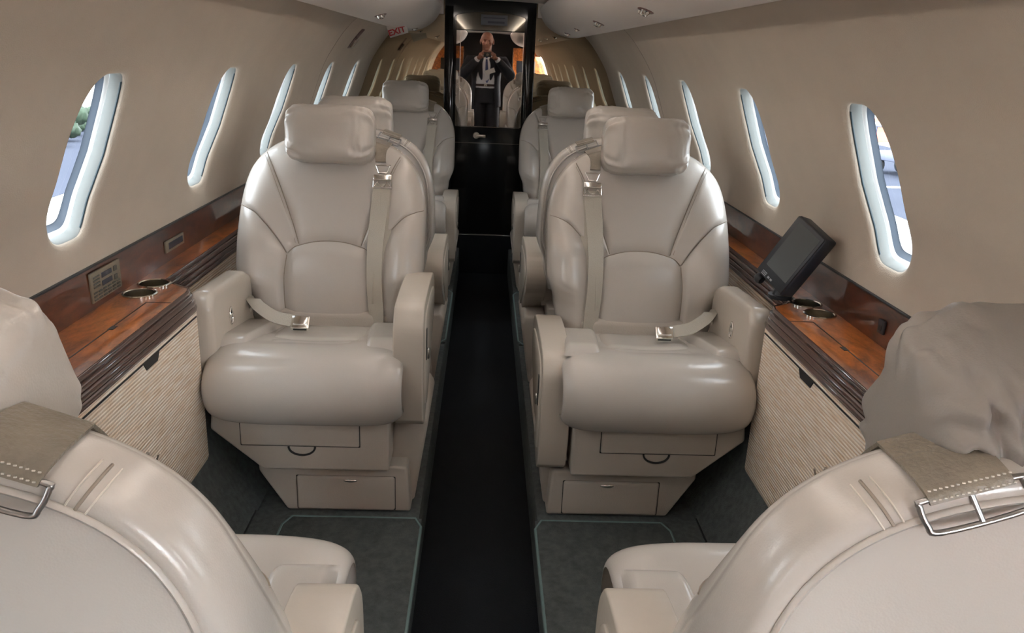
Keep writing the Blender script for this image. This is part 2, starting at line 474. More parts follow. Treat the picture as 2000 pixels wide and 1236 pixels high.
def b_panelseam(f, sg):
    P = []
    for i in range(49):
        p = f(0.015+0.97*i/48); P.append(Vector((sg*p.x, yfront(sg*p.x, p.y)+0.0012, p.y)))
    return B().tube(P, 0.0013, 5)
def pillow(a, c, h, tilt, cen, wr=0.0, seed=0, fold=0.0, nu=96, nv=64, gath=0.10):
    def fn(u, v):
        # superellipsoid wrapped round the x axis
        th = 2*pi*u; ph = pi*(v-0.5)
        def sp(q, e): return abs(q)**e*(1 if q >= 0 else -1)
        X = sp(sin(ph), 0.42); k = sp(cos(ph), 0.40)
        Y = k*sp(cos(th), 0.66); Z = k*sp(sin(th), 0.45)
        p = Vector((a*X, c*Y*(1+0.12*(1-X*X)), h*Z))
        endw = abs(X)**3
        rad = 1+wr*(gath*endw*sin(11*th+seed+2*X)+0.06*noise.noise(Vector((X*2.2+seed, Y*1.8, Z*2.4)))+0.05*abs(noise.noise(Vector((X*7+seed, Y*2, Z*2.2)))))
        p.y *= rad; p.z *= 1+(rad-1)*0.6
        cw = (abs(X)*abs(Z))**2      # pinched corners
        p.y += wr*0.004*sin(22*atan2(abs(Z)+.2, abs(X)+.2))*cw
        if fold and Y < 0.2:
            g = sm(0.2, -0.2, Y)
            def crease(x0, z0, x1, z1, w, d):
                # sharp fold along a line on the back face, with a soft swell beside it
                dx, dz = x1-x0, z1-z0; L = hypot(dx, dz); t = ((X-x0)*dx+(Z-z0)*dz)/L/L
                q = ((X-x0)*dz-(Z-z0)*dx)/L
                e = sm(-0.12, 0.15, t)*sm(1.12, 0.85, t)
                return d*e*(exp(-(q/w)**2)-0.55*exp(-((q-1.9*w)/(1.4*w))**2))
            f_ = fold*g
            p.y += f_*(crease(0.66, 1.0, 0.58, -1.0, 0.05, 1.0)+crease(0.86, 0.55, 0.60, -0.35, 0.05, 0.7)+crease(0.95, -0.1, 0.66, -0.8, 0.05, 0.6)+crease(0.42, 0.5, 0.22, -0.95, 0.06, 0.8)+crease(0.20, 0.4, 0.05, -0.95, 0.08, 0.7)+crease(0.80, 0.95, 0.70, 0.2, 0.04, 0.6))
        return p
    T = Matrix.Translation(cen) @ Matrix.Rotation(tilt, 4, 'X')
    return B().grid(fn, nu, nv, cu=True, T=T)

def b_cushion():
    # cross sections (y,z) along x
    sec = cr([(0.045, 0.292), (0.092, 0.300), (0.122, 0.332), (0.135, 0.385), (0.122, 0.440), (0.085, 0.474), (0.02, 0.484), (-0.06, 0.474), (-0.18, 0.452), (-0.30, 0.435)], 6)
    f = arc(sec); xl, xr = -0.235, 0.252
    def fn(u, v):
        s = u*2-1; X = (xl+xr)/2+(xr-xl)/2*(1-(1-abs(s))**1.8)*(1 if s >= 0 else -1)
        p = f(v); q = abs((X-(xl+xr)/2)/((xr-xl)/2))
        k = sqrt(max(0, 1-q**7)); cy, cz = -0.10, 0.385
        d = 0.62+0.38*k
        y = cy+(p.x-cy)*(0.86+0.14*sqrt(max(0, 1-q**4))); z = cz+(p.y-cz)*d
        # dip in the middle, creases near the front edge
        if v > 0.45: z -= 0.010*exp(-((X-0.005)/0.11)**2)*sm(0.45, 0.7, v)
        z += 0.0016*noise.noise(Vector((X*14, v*9, 2)))*sm(0.3, 0.5, v)
        y += 0.0025*noise.noise(Vector((X*9, v*6, 5)))
        return Vector((X, y, z))
    b = B().grid(fn, 90, 54)
    b.prism([(0.045, 0.300), (-0.30, 0.300), (-0.30, 0.435), (0.02, 0.46)], 'x', xl+0.02, xr-0.02)
    return b
def seat_top(x, y):
    # approximate cushion top height
    return 0.482+(y-0.02)*0.145 if y < 0.02 else 0.482-0.6*(y-0.02)**1.5
def pad(x0, x1, y0, y1, h, skew=0.0, n=30, rx=0.0):
    def fn(u, v):
        def e(q): return 1-(1-min(1, q/0.2))**2.4
        k = e(u)*e(1-u)*e(v)*e(1-v)
        y = y0+(y1-y0)*v; xa = x0+skew*v; x = xa+(x1-xa)*u
        if rx: y += rx*(1-(2*u-1)**2)*v
        return Vector((x, y, seat_top(x, y)-0.008*exp(-(x/0.11)**2)-0.006+h*k))
    return B().grid(fn, n, n)
def b_armrest():
    poly = cr([(0.098, 0.20), (0.118, 0.30), (0.120, 0.46), (0.100, 0.525), (0.05, 0.555), (-0.12, 0.562), (-0.27, 0.548), (-0.325, 0.49), (-0.30, 0.40), (-0.17, 0.30), (-0.03, 0.20), (0.04, 0.172), (0.08, 0.176)], 4)[:-1]
    return B().prism([(p.x, 0.172+(p.y-0.172)*0.87) for p in poly], 'x', 0.224, 0.300, 0.0355, 6)
def b_armplate():
    poly = cr([(0.066, 0.24), (0.082, 0.32), (0.084, 0.45), (0.065, 0.50), (0.02, 0.52), (-0.12, 0.525), (-0.24, 0.51), (-0.275, 0.47), (-0.25, 0.415), (-0.13, 0.32), (-0.02, 0.235), (0.03, 0.215)], 4)[:-1]
    return B().prism([(p.x, 0.172+(p.y-0.172)*0.87) for p in poly], 'x', 0.296, 0.304, 0.003, 2)
def b_armslot():
    b = B().box((0.303, 0.055, 0.395), (0.006, 0.018, 0.085), 0.002, 2); return b
def b_armlatch():
    return B().box((0.308, 0.055, 0.370), (0.008, 0.012, 0.03), 0.003, 2)
def b_outarm():
    poly = [(0.052, 0.36), (0.052, 0.585), (0.03, 0.622), (-0.24, 0.606), (-0.30, 0.58), (-0.30, 0.36)]
    return B().prism(poly, 'x', -0.272, -0.212, 0.017, 4)
def b_outlatch():
    b = B()
    b.tube([(-0.2105, -0.085+0.011*cos(2*pi*i/20), 0.525+0.022*sin(2*pi*i/20)) for i in range(20)], 0.003, 6, True)
    b.box((-0.2105, -0.085, 0.522), (0.006, 0.010, 0.020), 0.002, 2)
    return b
def b_outlatchdark():
    return B().ell((-0.2115, -0.085, 0.525), (0.0015, 0.011, 0.021))
def b_pedestal():
    b = B()
    b.prism([(0.266, 0.0), (0.256, 0.138), (-0.140, 0.138), (-0.140, 0.118), (-0.068, 0.0)], 'y', -0.42, 0.0, 0.008, 3)
    b.prism([(0.20, 0.02), (0.270, 0.0), (0.308, 0.245), (0.292, 0.272), (0.215, 0.272)], 'y', -0.36, -0.055, 0.010, 3)
    return b
def b_pedrawer(): return B().box((0.092, -0.002, 0.058), (0.262, 0.02, 0.100), 0.006, 3)
def b_pedgap(): return B().box((0.092, -0.0085, 0.057), (0.268, 0.02, 0.105), 0.004, 2)
def b_pedlatch(): return B().ell((0.105, 0.008, 0.098), (0.019, 0.004, 0.0055), 24, 8)
def b_frame():
    b = B().prism([(0.213, 0.150), (0.215, 0.32), (-0.235, 0.32), (-0.242, 0.262), (-0.113, 0.150)], 'y', -0.40, 0.05, 0.008, 3)
    b.box((0.0, -0.335, 0.38), (0.36, 0.11, 0.20), 0.02, 3)
    return b
def b_frdrawer(): return B().box((-0.013, 0.05, 0.255), (0.302, 0.012, 0.066), 0.004, 2)
def b_frgap(): return B().box((-0.013, 0.0455, 0.254), (0.308, 0.012, 0.071), 0.003, 2)
def b_pull():
    return B().tube([(-0.01+0.034*cos(pi+pi*i/16), 0.051, 0.219+0.024*sin(pi+pi*i/16)) for i in range(17)], 0.0028, 6)
BX = 0.148
def belt_path():
    P = []
    for i in range(31):
        t = i/30; z = 0.835-0.395*t; x = BX-0.012*sin(pi*t)-0.004*t
        y = yfront(x, z)+0.022+0.012*sin(pi*t)**2*sm(0, .4, t)
        P.append(Vector((x, y, z)))
    P.append(P[-1]+Vector((0.006, 0.012, -0.012))); P.append(P[-1]+Vector((0.02, 0.006, -0.008)))
    return P
def b_belt():
    P = belt_path(); n = len(P)
    S = [Vector((cos(0.35*sin(3.2*i/n)), 0.55*sm(0.75, 1.0, i/n)+0.25*sin(2.5*i/n), 0)) for i in range(n)]
    b = B().ribbon(P, [0.050-0.004*sm(0, .5, i/n) for i in range(n)], S, 0.0022)
    Q = [p+Vector((0.014+0.010*sin(6*i/n), -0.006, 0)) for i, p in enumerate(P[2:26])]
    b.ribbon(Q, 0.036, Vector((0.92, -0.38, 0)), 0.002)
    return b
def b_strap(drop=0.0):
    x = BX-0.012; zt = outtop(x); P = []
    for k, kd, a in PROF[6:1:-1]: P.append(shell_pt(x, zt, k, kd, a)+Vector((0, -0.003, 0.003)))
    for k in (0.995, 0.985, 0.965, 0.94, 0.90, 0.855, 0.825):
        z = 0.66+(zt-0.66)*k; P.append(Vector((x+0.02*(1-k), yfront(x, z, k)+0.010*sm(1.0, 0.74, k)+0.004, z+0.002)))
    P = cr(P, 4)[::-1]; n = len(P)
    m = (outtop(x+0.02)-outtop(x-0.02))/0.04
    return B().ribbon(P, [0.030+0.027*sm(0.10, 0.7, i/n) for i in range(n)], [Vector((1, 0, m*sm(0.05, 0.35, i/n))) for i in range(n)], 0.003)
def rear_ring_c():
    x = BX-0.012; z = outtop(x); a = shell_pt(x, z, *PROF[4]); b = shell_pt(x, z, *PROF[6]); c = shell_pt(x, z, *PROF[8])
    sl = (c-a).normalized(); return b.lerp(c, 0.45)+Vector((0, -0.0035, 0.0035)), sl
def b_rearring():
    c, sl = rear_ring_c(); b = B()
    mm = (outtop(BX+0.01)-outtop(BX-0.03))/0.04; sv = Vector((1, 0, mm)).normalized()
    def q(s, t): return c+sv*s+sl*t
    loop = [q(-.035, -.004), q(-.035, .010), q(-.028, .017), q(.028, .017), q(.035, .010), q(.035, -.004), q(.030, -.007), q(-.030, -.007)]
    b.tube([v for v in cr(loop+[loop[0]], 5)][:-1], 0.0023, 8, True)
    b.tube([q(0, -.006), q(0, .017)], 0.0020, 6)
    return b
def b_strapstitch():
    b = B()
    for row, n in ((0.012, 15), (0.024, 15)):
        for i in range(n):
            x = -0.026+0.052*i/(n-1)
            z = row
            q7 = shell_pt(BX-0.012, outtop(BX-0.012), *PROF[7]); q5 = shell_pt(BX-0.012, outtop(BX-0.012), *PROF[4])
            f_ = 0.35 if row < 0.02 else 0.75
            p = q7.lerp(q5, f_)+Vector((x, -0.0060, 0.0066-0.3*x))
            b.box(p, (0.0020, 0.0009, 0.0009))
    return b
def b_buckle(dz=0.0):
    z = 0.842+dz; c = Vector((BX, yfront(BX, z)+0.024, z)); b = B()
    T = Matrix.Translation(c) @ Matrix.Rotation(radians(22), 4, 'X')
    b.box((0, 0, 0.010), (0.054, 0.010, 0.018), 0.004, 3, T)
    b.tube([T @ Vector((-0.026, 0.0, 0.001)), T @ Vector((-0.026, 0, -0.020))], 0.0022, 6)
    b.tube([T @ Vector((0.026, 0.0, 0.001)), T @ Vector((0.026, 0, -0.020))], 0.0022, 6)
    b.tube([T @ Vector((-0.027, 0, -0.020)), T @ Vector((0.027, 0, -0.020))], 0.003, 6)
    b.tube([T @ Vector((x, 0.004, z_)) for x, z_ in ((-0.024, -0.017), (-0.015, -0.003), (-0.006, -0.016), (0.006, -0.016), (0.015, -0.003), (0.024, -0.017))], 0.0018, 6)
    # triangular ring above
    b.tube([T @ Vector(p) for p in ((-0.021, 0, 0.046), (0.021, 0, 0.046), (0.012, 0, 0.024), (-0.012, 0, 0.024))], 0.0025, 6, True)
    return b
def b_lap():
    P = cr([(-0.214, -0.285, 0.480), (-0.198, -0.240, 0.522), (-0.170, -0.205, 0.512), (-0.125, -0.180, 0.494), (-0.072, -0.166, 0.487)], 6); n = len(P)
    nv = Vector((0.10, 0.72, 0.68)); S = []
    for i in range(n):
        t = (P[min(i+1, n-1)]-P[max(i-1, 0)]).normalized(); S.append(t.cross(nv+Vector((0.5*(1-i/n), 0, 0))).normalized())
    return B().ribbon(P, 0.036, S, 0.003)
def b_lapbuckle():
    T = Matrix.Translation((-0.050, -0.165, 0.482)) @ Euler((-0.62, 0.05, -0.12)).to_matrix().to_4x4()
    b = B().box((0, 0, 0), (0.050, 0.044, 0.014), 0.004, 3, T)
    b.box((0.0, -0.003, 0.008), (0.040, 0.030, 0.006), 0.0025, 2, T)
    return b
def b_lapdark():
    T = Matrix.Translation((-0.050, -0.165, 0.482)) @ Euler((-0.62, 0.05, -0.12)).to_matrix().to_4x4()
    return B().box((0.0, 0.0215, 0.001), (0.036, 0.004, 0.005), 0.001, 1, T)
def b_hrpost():
    return B().box((0, -0.475, 0.93), (0.10, 0.03, 0.10), 0.01, 2)

_cache = {}
def cm(key, m, fn, smooth=60):
    k = (key, m)
    if k not in _cache: _cache[k] = fn().mesh(key, m, smooth)
    return _cache[k]
def make_seat(m, loc, rz, label, arm_dz=0.0, hr='plain', row1=False):
    t = thing('cabin_seat', label, 'seat', loc, rz, 'cream leather cabin seats')
    def part(name, fn, mt, key=None, parent=None, lab=None, smooth=60, dz=0.0):
        o = link(name, cm(key or name, m, fn, smooth), mt, parent or t, lab)
        if dz: o.location.z = dz
        return o
    part('backrest_panel', b_center, 'leather', smooth=180)
    part('shoulder_panel', lambda: b_shoulder(1), 'leather', 'shoulder_in', smooth=180)
    part('shoulder_panel', lambda: b_shoulder(-1), 'leather', 'shoulder_out', smooth=180)
    part('side_bolster', lambda: b_wing(1), 'leather', 'wing_in', smooth=180)
    part('side_bolster', lambda: b_wing(-1), 'leather', 'wing_out', smooth=180)
    part('lumbar_pad', b_lumbar, 'leather', smooth=180)
    for q in (-1, 1): part('seam_stitching', lambda: b_stitchlines(q), 'seam', 'front_stitch%d' % q)
    for q in (-1, 1):
        part('panel_seam', lambda: b_panelseam(wing_CD, q), 'seam', 'seam_wing%d' % q)
        part('panel_seam', lambda: b_panelseam(lum_DE, q), 'seam', 'seam_side%d' % q)
        part('panel_seam', lambda: b_panelseam(seam_AB, q), 'seam', 'seam_up%d' % q)
    part('panel_seam', lambda: b_panelseam(lum_DD, 1), 'seam', 'seam_lumbar')
    sh = part('back_shell', b_shell, 'leather', smooth=180)
    part('seam_groove', b_bandgroove, 'seam', parent=sh)
    for q in (-1, 1): part('seam_stitching', lambda: b_bandseam(0.006*q), 'stitch', 'band_stitch%d' % q, parent=sh)
    part('rear_panel', b_rear, 'leather', smooth=180)
    part('piping', b_piping, 'leather_soft')
    h = part('headrest', {'plain': lambda: pillow(0.125, 0.055, 0.080, 0.20, (0, -0.418, 0.966), 1.3, 1.3),
                          'loose': lambda: pillow(0.132, 0.066, 0.080, 0.42, (-0.020, -0.432, 0.938), 1.6, 4.1, 0.008, gath=0.03),
                          'flap': lambda: pillow(0.134, 0.080, 0.080, 0.36, (0.0, -0.438, 0.932), 1.9, 8.4, 0.034, gath=0.05)}[hr], 'leather_soft', 'headrest_'+hr, smooth=180)
    if hr == 'flap':
        def flap():
            def fn(u, v):
                def sp(q, e): return abs(q)**e*(1 if q >= 0 else -1)
                X = -1.03+1.86*u; a = -0.75+(1.75+0.18*sin(3*X+0.5)+0.08*sm(0.45, 0.0, X))*v; th = a+pi/2
                hem = sm(0.82, 1.0, v)
                rr = 1.07+0.02*sin(5*u+3*v)+0.02*noise.noise(Vector((u*4, v*3, 1)))+0.17*hem+0.05*sm(0.9, 1.0, u)
                k = (1-min(1, abs(X))**4.8)**0.4 if abs(X) < 1 else 0.0
                k = max(k, 0.62)
                return Vector((0.136*X, 0.080*rr*k*sp(cos(th), 0.66)*1.10, 0.080*rr*k*sp(sin(th), 0.45)))
            T = Matrix.Translation((0.0, -0.438, 0.937)) @ Matrix.Rotation(0.36, 4, 'X')
            return B().grid(fn, 48, 30, T=T)
        fl = part('headrest_cover', flap, 'leather_soft', 'headrest_flap', parent=h, smooth=180); sd = fl.modifiers.new('thick', 'SOLIDIFY'); sd.thickness = 0.003
    part('headrest_mount', b_hrpost, 'strap')
    part('seat_cushion', b_cushion, 'leather', smooth=70)
    part('seat_insert', lambda: pad(-0.125, 0.128, -0.30, -0.075, 0.013, 0, 34), 'leather', 'insert_rear', smooth=180)
    part('seat_insert', lambda: pad(-0.125, 0.128, -0.078, 0.012, 0.012, 0, 30, 0.014), 'leather', 'insert_front', smooth=180)
    part('thigh_bolster', lambda: pad(0.118, 0.244, -0.30, 0.012, 0.026, 0.03), 'leather', 'thigh_in', smooth=180)
    part('thigh_bolster', lambda: pad(-0.118, -0.232, -0.30, 0.012, 0.026, -0.03), 'leather', 'thigh_out', smooth=180)
    ar = part('aisle_armrest', b_armrest, 'plastic_gloss', dz=arm_dz, smooth=50); ar.location.y = -0.25 if row1 else -0.075
    part('side_plate', b_armplate, 'plastic_gloss', parent=ar)
    part('grip_slot', b_armslot, 'dark', parent=ar, lab='dark slot in the armrest')
    part('release_latch', b_armlatch, 'chrome', parent=ar, lab='chrome latch')
    oa = part('window_armrest', b_outarm, 'plastic_gloss', smooth=50)
    part('latch_recess', b_outlatchdark, 'dark', parent=oa)
    part('recline_latch', b_outlatch, 'chrome', parent=oa, lab='chrome recline latch')
    fr = part('seat_frame', b_frame, 'plastic')
    d = part('frame_drawer', b_frdrawer, 'plastic', parent=fr); part('drawer_gap', b_frgap, 'dark', parent=fr)
    part('finger_pull', b_pull, 'dark', parent=fr, lab='dark half-moon finger pull')
    pe = part('pedestal', b_pedestal, 'plastic')
    part('life_vest_drawer', b_pedrawer, 'plastic', parent=pe); part('drawer_gap', b_pedgap, 'dark', 'pedgap', parent=pe)
    part('drawer_latch', b_pedlatch, 'chrome', parent=pe, lab='chrome oval latch')
    part('shoulder_belt', b_belt, 'webbing')
    s = part('shoulder_strap', b_strap, 'strap', lab='taupe strap over the top of the back')
    part('strap_ring', b_rearring, 'ring_steel', parent=s); part('strap_stitching', b_strapstitch, 'stitch', parent=s)
    part('shoulder_buckle', lambda: b_buckle(-0.10 if row1 else 0), 'chrome', 'buckle_low' if row1 else 'buckle', lab='chrome shoulder buckle')
    part('lap_belt', b_lap, 'webbing')
    lb = part('lap_buckle', b_lapbuckle, 'chrome', lab='chrome lap buckle'); part('buckle_slot', b_lapdark, 'dark', parent=lb)
    return t

SX = 0.452
# m=+1 : inboard towards local +x.  Facing the camera = turned half round.
make_seat(1, (X0-SX, 1.00, 0), 0, 'cream leather seat in the near foreground, seen from behind, nearest the square keypad', hr='loose', arm_dz=0.08, row1=True)
make_seat(-1, (X0+SX, 1.00, 0), 0, 'cream leather seat in the near foreground, seen from behind, folded cover over its headrest', hr='flap', arm_dz=0.08, row1=True)
make_seat(-1, (X0-SX, 1.917, 0), pi, 'cream leather seat facing the camera, beside the ledge with the keypads', arm_dz=0.09)
make_seat(1, (X0+SX, 1.917, 0), pi, 'cream leather seat facing the camera, beside the ledge with the black monitor', arm_dz=-0.03)
make_seat(1, (X0-SX, 3.20, 0), 0, 'cream leather seat turned away, back to back behind the seat beside the keypads')
make_seat(-1, (X0+SX, 3.20, 0), 0, 'cream leather seat turned away, back to back behind the seat beside the monitor')
make_seat(-1, (X0-SX, 4.10, 0), pi, 'farthest cream leather seat on the keypad side, its back to the mirrored bulkhead', arm_dz=-0.02)
make_seat(1, (X0+SX, 4.10, 0), pi, 'farthest cream leather seat on the monitor side, its back to the mirrored bulkhead', arm_dz=-0.02)

# ================================================================== SHELL
PITCH = 0.745
WY = [1.595+PITCH*k for k in range(-3, 5)]
HOLE_W, HOLE_H, S_MID = 0.186, 0.352, 0.0
WPROF = cr([(0.851, 0.732), (0.846, 0.79), (0.824, 0.87), (0.786, 0.95), (0.754, 1.035), (0.716, 1.132), (0.668, 1.212), (0.613, 1.285), (0.558, 1.338)], 12)
_wf = arc(WPROF)
S_TOP = sum((WPROF[i+1]-WPROF[i]).length for i in range(len(WPROF)-1))
def s_of_z(z):
    lo, hi = 0.0, 1.0
    for _ in range(40):
        mid = (lo+hi)/2
        if _wf(mid).y < z: lo = mid
        else: hi = mid
    return lo*S_TOP
def cyl(sg, s, y, r=RAD):
    # point of the lining profile at arc length s, pushed outwards by r - RAD
    t = max(0.0, min(1.0, s/S_TOP)); p = _wf(t); d = (_wf(min(1, t+0.03))-_wf(max(0, t-0.03))).normalized()
    o = r-RAD
    return Vector((X0+sg*(p.x+d.y*o), y, p.y-d.x*o))
def wall_x(z): return _wf(s_of_z(z)/S_TOP).x
def rrect(w, h, r, n=96):
    # window outline: full round towards the nose, squarer towards the tail
    P = []
    for i in range(n):
        a = 2*pi*i/n; c, q = cos(a), sin(a)
        e = 2/2.25 if c < 0 else 2/6.5
        ww = w*(0.568 if c < 0 else 0.432)
        P.append(Vector((ww*abs(c)**e*(1 if c >= 0 else -1), h/2*abs(q)**(2/2.25 if c < 0 else 2/6.5)*(1 if q >= 0 else -1))))
    return P
def cellrect(i, n, y0, y1, s0, s1):
    # same share of the outline goes to each side of the cell, corners land on samples
    a = 2*pi*i/n; c, q = cos(a), sin(a); m = max(abs(c), abs(q))
    return Vector(((y0+y1)/2+(y1-y0)/2*c/m, (s0+s1)/2+(s1-s0)/2*q/m))
def wall_cell(b, sg, yc, n=96):
    hole = rrect(HOLE_W, HOLE_H, 0.040, n)
    y0, y1 = yc-PITCH/2, yc+PITCH/2
    hw, hh = HOLE_W/2, HOLE_H/2
    big = rrect(HOLE_W+0.044, HOLE_H+0.044, 0.056, n)
    big = [Vector((p.x, p.y-0.016*sm(-0.02, -0.15, p.y))) for p in big]
    rings = []
    outer = [cellrect(i, n, y0, y1, 0, S_TOP) for i in range(n)]
    for k in range(11):
        t = k/10
        rings.append([cyl(sg, (outer[i].y*(1-t)+(S_MID+big[i].y)*t), (outer[i].x*(1-t)+(yc+big[i].x)*t)) for i in range(n)])
    for k in range(1, 7):   # rolled rim
        a = pi/2*k/6; off = 1-sin(a); dp = 0.014*(1-cos(a))
        ring = []
        for i in range(n):
            p = hole[i].lerp(big[i], off)
            ring.append(cyl(sg, S_MID+p.y, yc+p.x, RAD+dp))
        rings.append(ring)
    vs = [v for r in rings for v in r]; fs = []
    for k in range(len(rings)-1):
        for i in range(n): fs.append((k*n+i, k*n+(i+1) % n, (k+1)*n+(i+1) % n, (k+1)*n+i))
    b.add(vs, fs)
def loop_rings(b, sg, yc, specs, n=96, cap=False, sector=None):
    rings = []
    for w, h, r, d in specs:
        P = rrect(w, h, r, n); rings.append([cyl(sg, S_MID+p.y, yc+p.x, RAD+d) for p in P])
    vs = [v for r in rings for v in r]; fs = []
    for k in range(len(rings)-1):
        for i in range(n):
            if sector is None or sector(i/n): fs.append((k*n+i, k*n+(i+1) % n, (k+1)*n+(i+1) % n, (k+1)*n+i))
    if cap: fs.append(tuple((len(rings)-1)*n+i for i in range(n)))
    b.add(vs, fs)
ADDED_OPENING_Y = (-1.28, -0.60)  # side opening added behind the camera to let daylight in
S_MID = (s_of_z(0.803)+s_of_z(1.132))/2; HOLE_H = s_of_z(1.132)-s_of_z(0.803)
wn = 0
for side, sg in (('left', -1), ('right', 1)):
    b = B()
    for k, yc in enumerate(WY):
        if sg > 0 and k == 0: continue
        wall_cell(b, sg, yc)
    ye = WY[-1]+PITCH/2; ys = WY[0]-PITCH/2
    def strip(y0, y1, s0=0.0, s1=S_TOP):
        b.grid(lambda u, v: cyl(sg, s0+(s1-s0)*u, y0+(y1-y0)*v, RAD+0.0015), 24, 1)
    strip(ye-0.04, YB+0.04)
    if sg > 0:
        strip(-2.45, ADDED_OPENING_Y[0]); strip(ADDED_OPENING_Y[1], WY[1]-PITCH/2+0.04)
        strip(ADDED_OPENING_Y[0], ADDED_OPENING_Y[1], s_of_z(1.20), S_TOP)
    else: strip(-2.45, ys+0.04)
    w = struct('wall_'+side, b, 'wall', smooth=60)
    # seam of the lining panels
    b = B()
    for y in (3.62,):
        b.tube([cyl(sg, S_TOP*i/24, y, RAD+0.0003) for i in range(25)], 0.0014, 6)
    struct('wall_seam', b, 'strap', w)
    for k, yc in enumerate(WY):
        if sg > 0 and k == 0: continue
        wn += 1
        b = B(); W, H = HOLE_W, HOLE_H
        loop_rings(b, sg, yc, [(W+0.002, H+0.002, 0.041, 0.0115), (W-0.004, H-0.004, 0.040, 0.0145), (W-0.008, H-0.010, 0.042, 0.036)])
        f = struct('window_%d' % wn, b, 'reveal', smooth=50)
        b = B(); loop_rings(b, sg, yc, [(W-0.001, H-0.001, 0.04, 0.0118), (W-0.005, H-0.005, 0.04, 0.0138), (W-0.004, H-0.004, 0.04, 0.0165)], sector=lambda q: q < 0.12 or q > 0.86)
        struct('window_groove', b, 'groove', f)
        b = B(); loop_rings(b, sg, yc, [(W-0.008, H-0.010, 0.042, 0.0355), (W-0.014, H-0.016, 0.045, 0.038), (W-0.018, H-0.020, 0.045, 0.0395), (W-0.022, H-0.024, 0.045, 0.042)])
        struct('window_bead', b, 'reveal_white', f, 60)
        b = B(); loop_rings(b, sg, yc, [(W-0.022, H-0.024, 0.045, 0.0418), (W-0.026, H-0.028, 0.045, 0.0445), (W-0.030, H-0.034, 0.048, 0.0515), (W-0.036, H-0.042, 0.048, 0.054)])
        struct('window_seal', b, 'seal', f, 60)
        b = B(); loop_rings(b, sg, yc, [(W-0.033, H-0.039, 0.048, 0.0535), (W-0.10, H-0.14, 0.030, 0.0537), (0.01, 0.01, 0.004, 0.0538)], cap=True)
        struct('window_pane', b, 'glass', f, 180)
    # outer hull below the lining, hidden backing
    b = B()
    segs = [(-2.45, ADDED_OPENING_Y[0]), (ADDED_OPENING_Y[1], YB+0.04)] if sg > 0 else [(-2.45, YB+0.04)]
    for y0, y1 in segs:
        hp = arc([Vector((0.853, 0.737, 0)), Vector((0.882, 0.725, 0)), Vector((0.895, 0.60, 0)), Vector((0.895, 0.06, 0)), Vector((0.80, -0.10, 0)), Vector((0.50, -0.215, 0)), Vector((0.1, -0.215, 0))]); b.grid(lambda u, v: Vector((X0+sg*hp(u).x, y0+(y1-y0)*v, hp(u).y)), 30, 1)
    struct('wall_lower_'+side, b, 'black')
    # ledge backing so that no light leaks between lining and wood
# crown above the overhead bins
b = B()
b.grid(lambda u, v: Vector((X0+0.575*cos(pi*u), -2.45+(YB+2.49)*v, 1.33+0.21*sin(pi*u))), 30, 1)
struct('ceiling_backing', b, 'black')
b = B()
b.grid(lambda u, v: Vector((X0+0.40*(2*u-1), -2.45+(YB+2.45)*v, 1.508-0.014*(2*u-1)**2)), 20, 1)
struct('ceiling', b, 'ceiling')
# overhead service valances
VPROF = cr([(0.566, 1.338), (0.545, 1.322), (0.50, 1.317), (0.44, 1.324), (0.385, 1.345), (0.335, 1.382), (0.302, 1.43), (0.289, 1.462), (0.288, 1.474), (0.294, 1.478), (0.300, 1.470), (0.305, 1.44), (0.38, 1.43)], 8)
vf = arc(VPROF)
for side, sg in (('left', -1), ('right', 1)):
    b = B()
    b.grid(lambda u, v: Vector((X0+sg*vf(u).x, YF+(YB-YF)*v, vf(u).y)), 40, 1)
    struct('trim_valance_'+side, b, 'ceiling', smooth=179)

b = B()
for sg in (-1, 1): b.box((X0+sg*0.36, YB-0.04, 1.47), (0.16, 0.03, 0.10))
struct('fill_light_stop', b, 'ceiling')  # caps added to block stray light at the ends of the fill strips
# floor
b = B()
for sg in (-1, 1):
    b.box((X0+sg*0.40, (YF+YB)/2, -0.09), (0.48, YB-YF, 0.18), 0.006, 2)
    b.prism([(X0+sg*0.60, 0.002), (X0+sg*0.715, 0.225), (X0+sg*0.80, 0.225), (X0+sg*0.80, -0.05), (X0+sg*0.60, -0.05)], 'y', YF, YB)
struct('floor', b, 'carpet')
b = B(); b.box((X0, (YF+YB)/2-0.5, -0.185), (0.36, YB-YF+1.5, 0.03)); struct('floor_aisle', b, 'aisle')
b = B()
for sg in (-1, 1):
    b.box((X0+sg*0.605, 1.475, 0.004), (0.010, 0.86, 0.006), 0.002, 1)
struct('trim_carpet_seam', b, 'dark')
def floor_mat(sg, y0, y1, label, x0=0.152, x1=0.515):
    t = thing('floor_mat', label, 'mat', (X0+sg*(x0+x1)/2, (y0+y1)/2, 0.0), 0, 'footwell carpet mats')
    w, d = x1-x0, y1-y0
    obj('carpet_pile', B().box((0, 0, 0.004), (w, d, 0.008), 0.003, 2), 'mat', t)
    P = [(-w/2, -d/2), (w/2, -d/2), (w/2, d/2), (-w/2, d/2)]
    loop = []
    for i in range(4):
        a = Vector((*P[i], 0.006)); c = Vector((*P[(i+1) % 4], 0.006))
        for k in range(1, 20): loop.append(a.lerp(c, k/20))
    obj('edge_binding', B().tube(loop, 0.0042, 6, True), 'binding', t, label='pale teal bound edge')
floor_mat(-1, 1.06, 1.875, 'dark green-grey footwell mat before the seat beside the keypads')
floor_mat(1, 1.06, 1.875, 'dark green-grey footwell mat before the seat beside the monitor')
floor_mat(-1, 3.26, 4.055, 'green-grey footwell mat before the farthest seat on the keypad side', 0.160)
floor_mat(1, 3.26, 4.055, 'green-grey footwell mat before the farthest seat on the monitor side', 0.160)

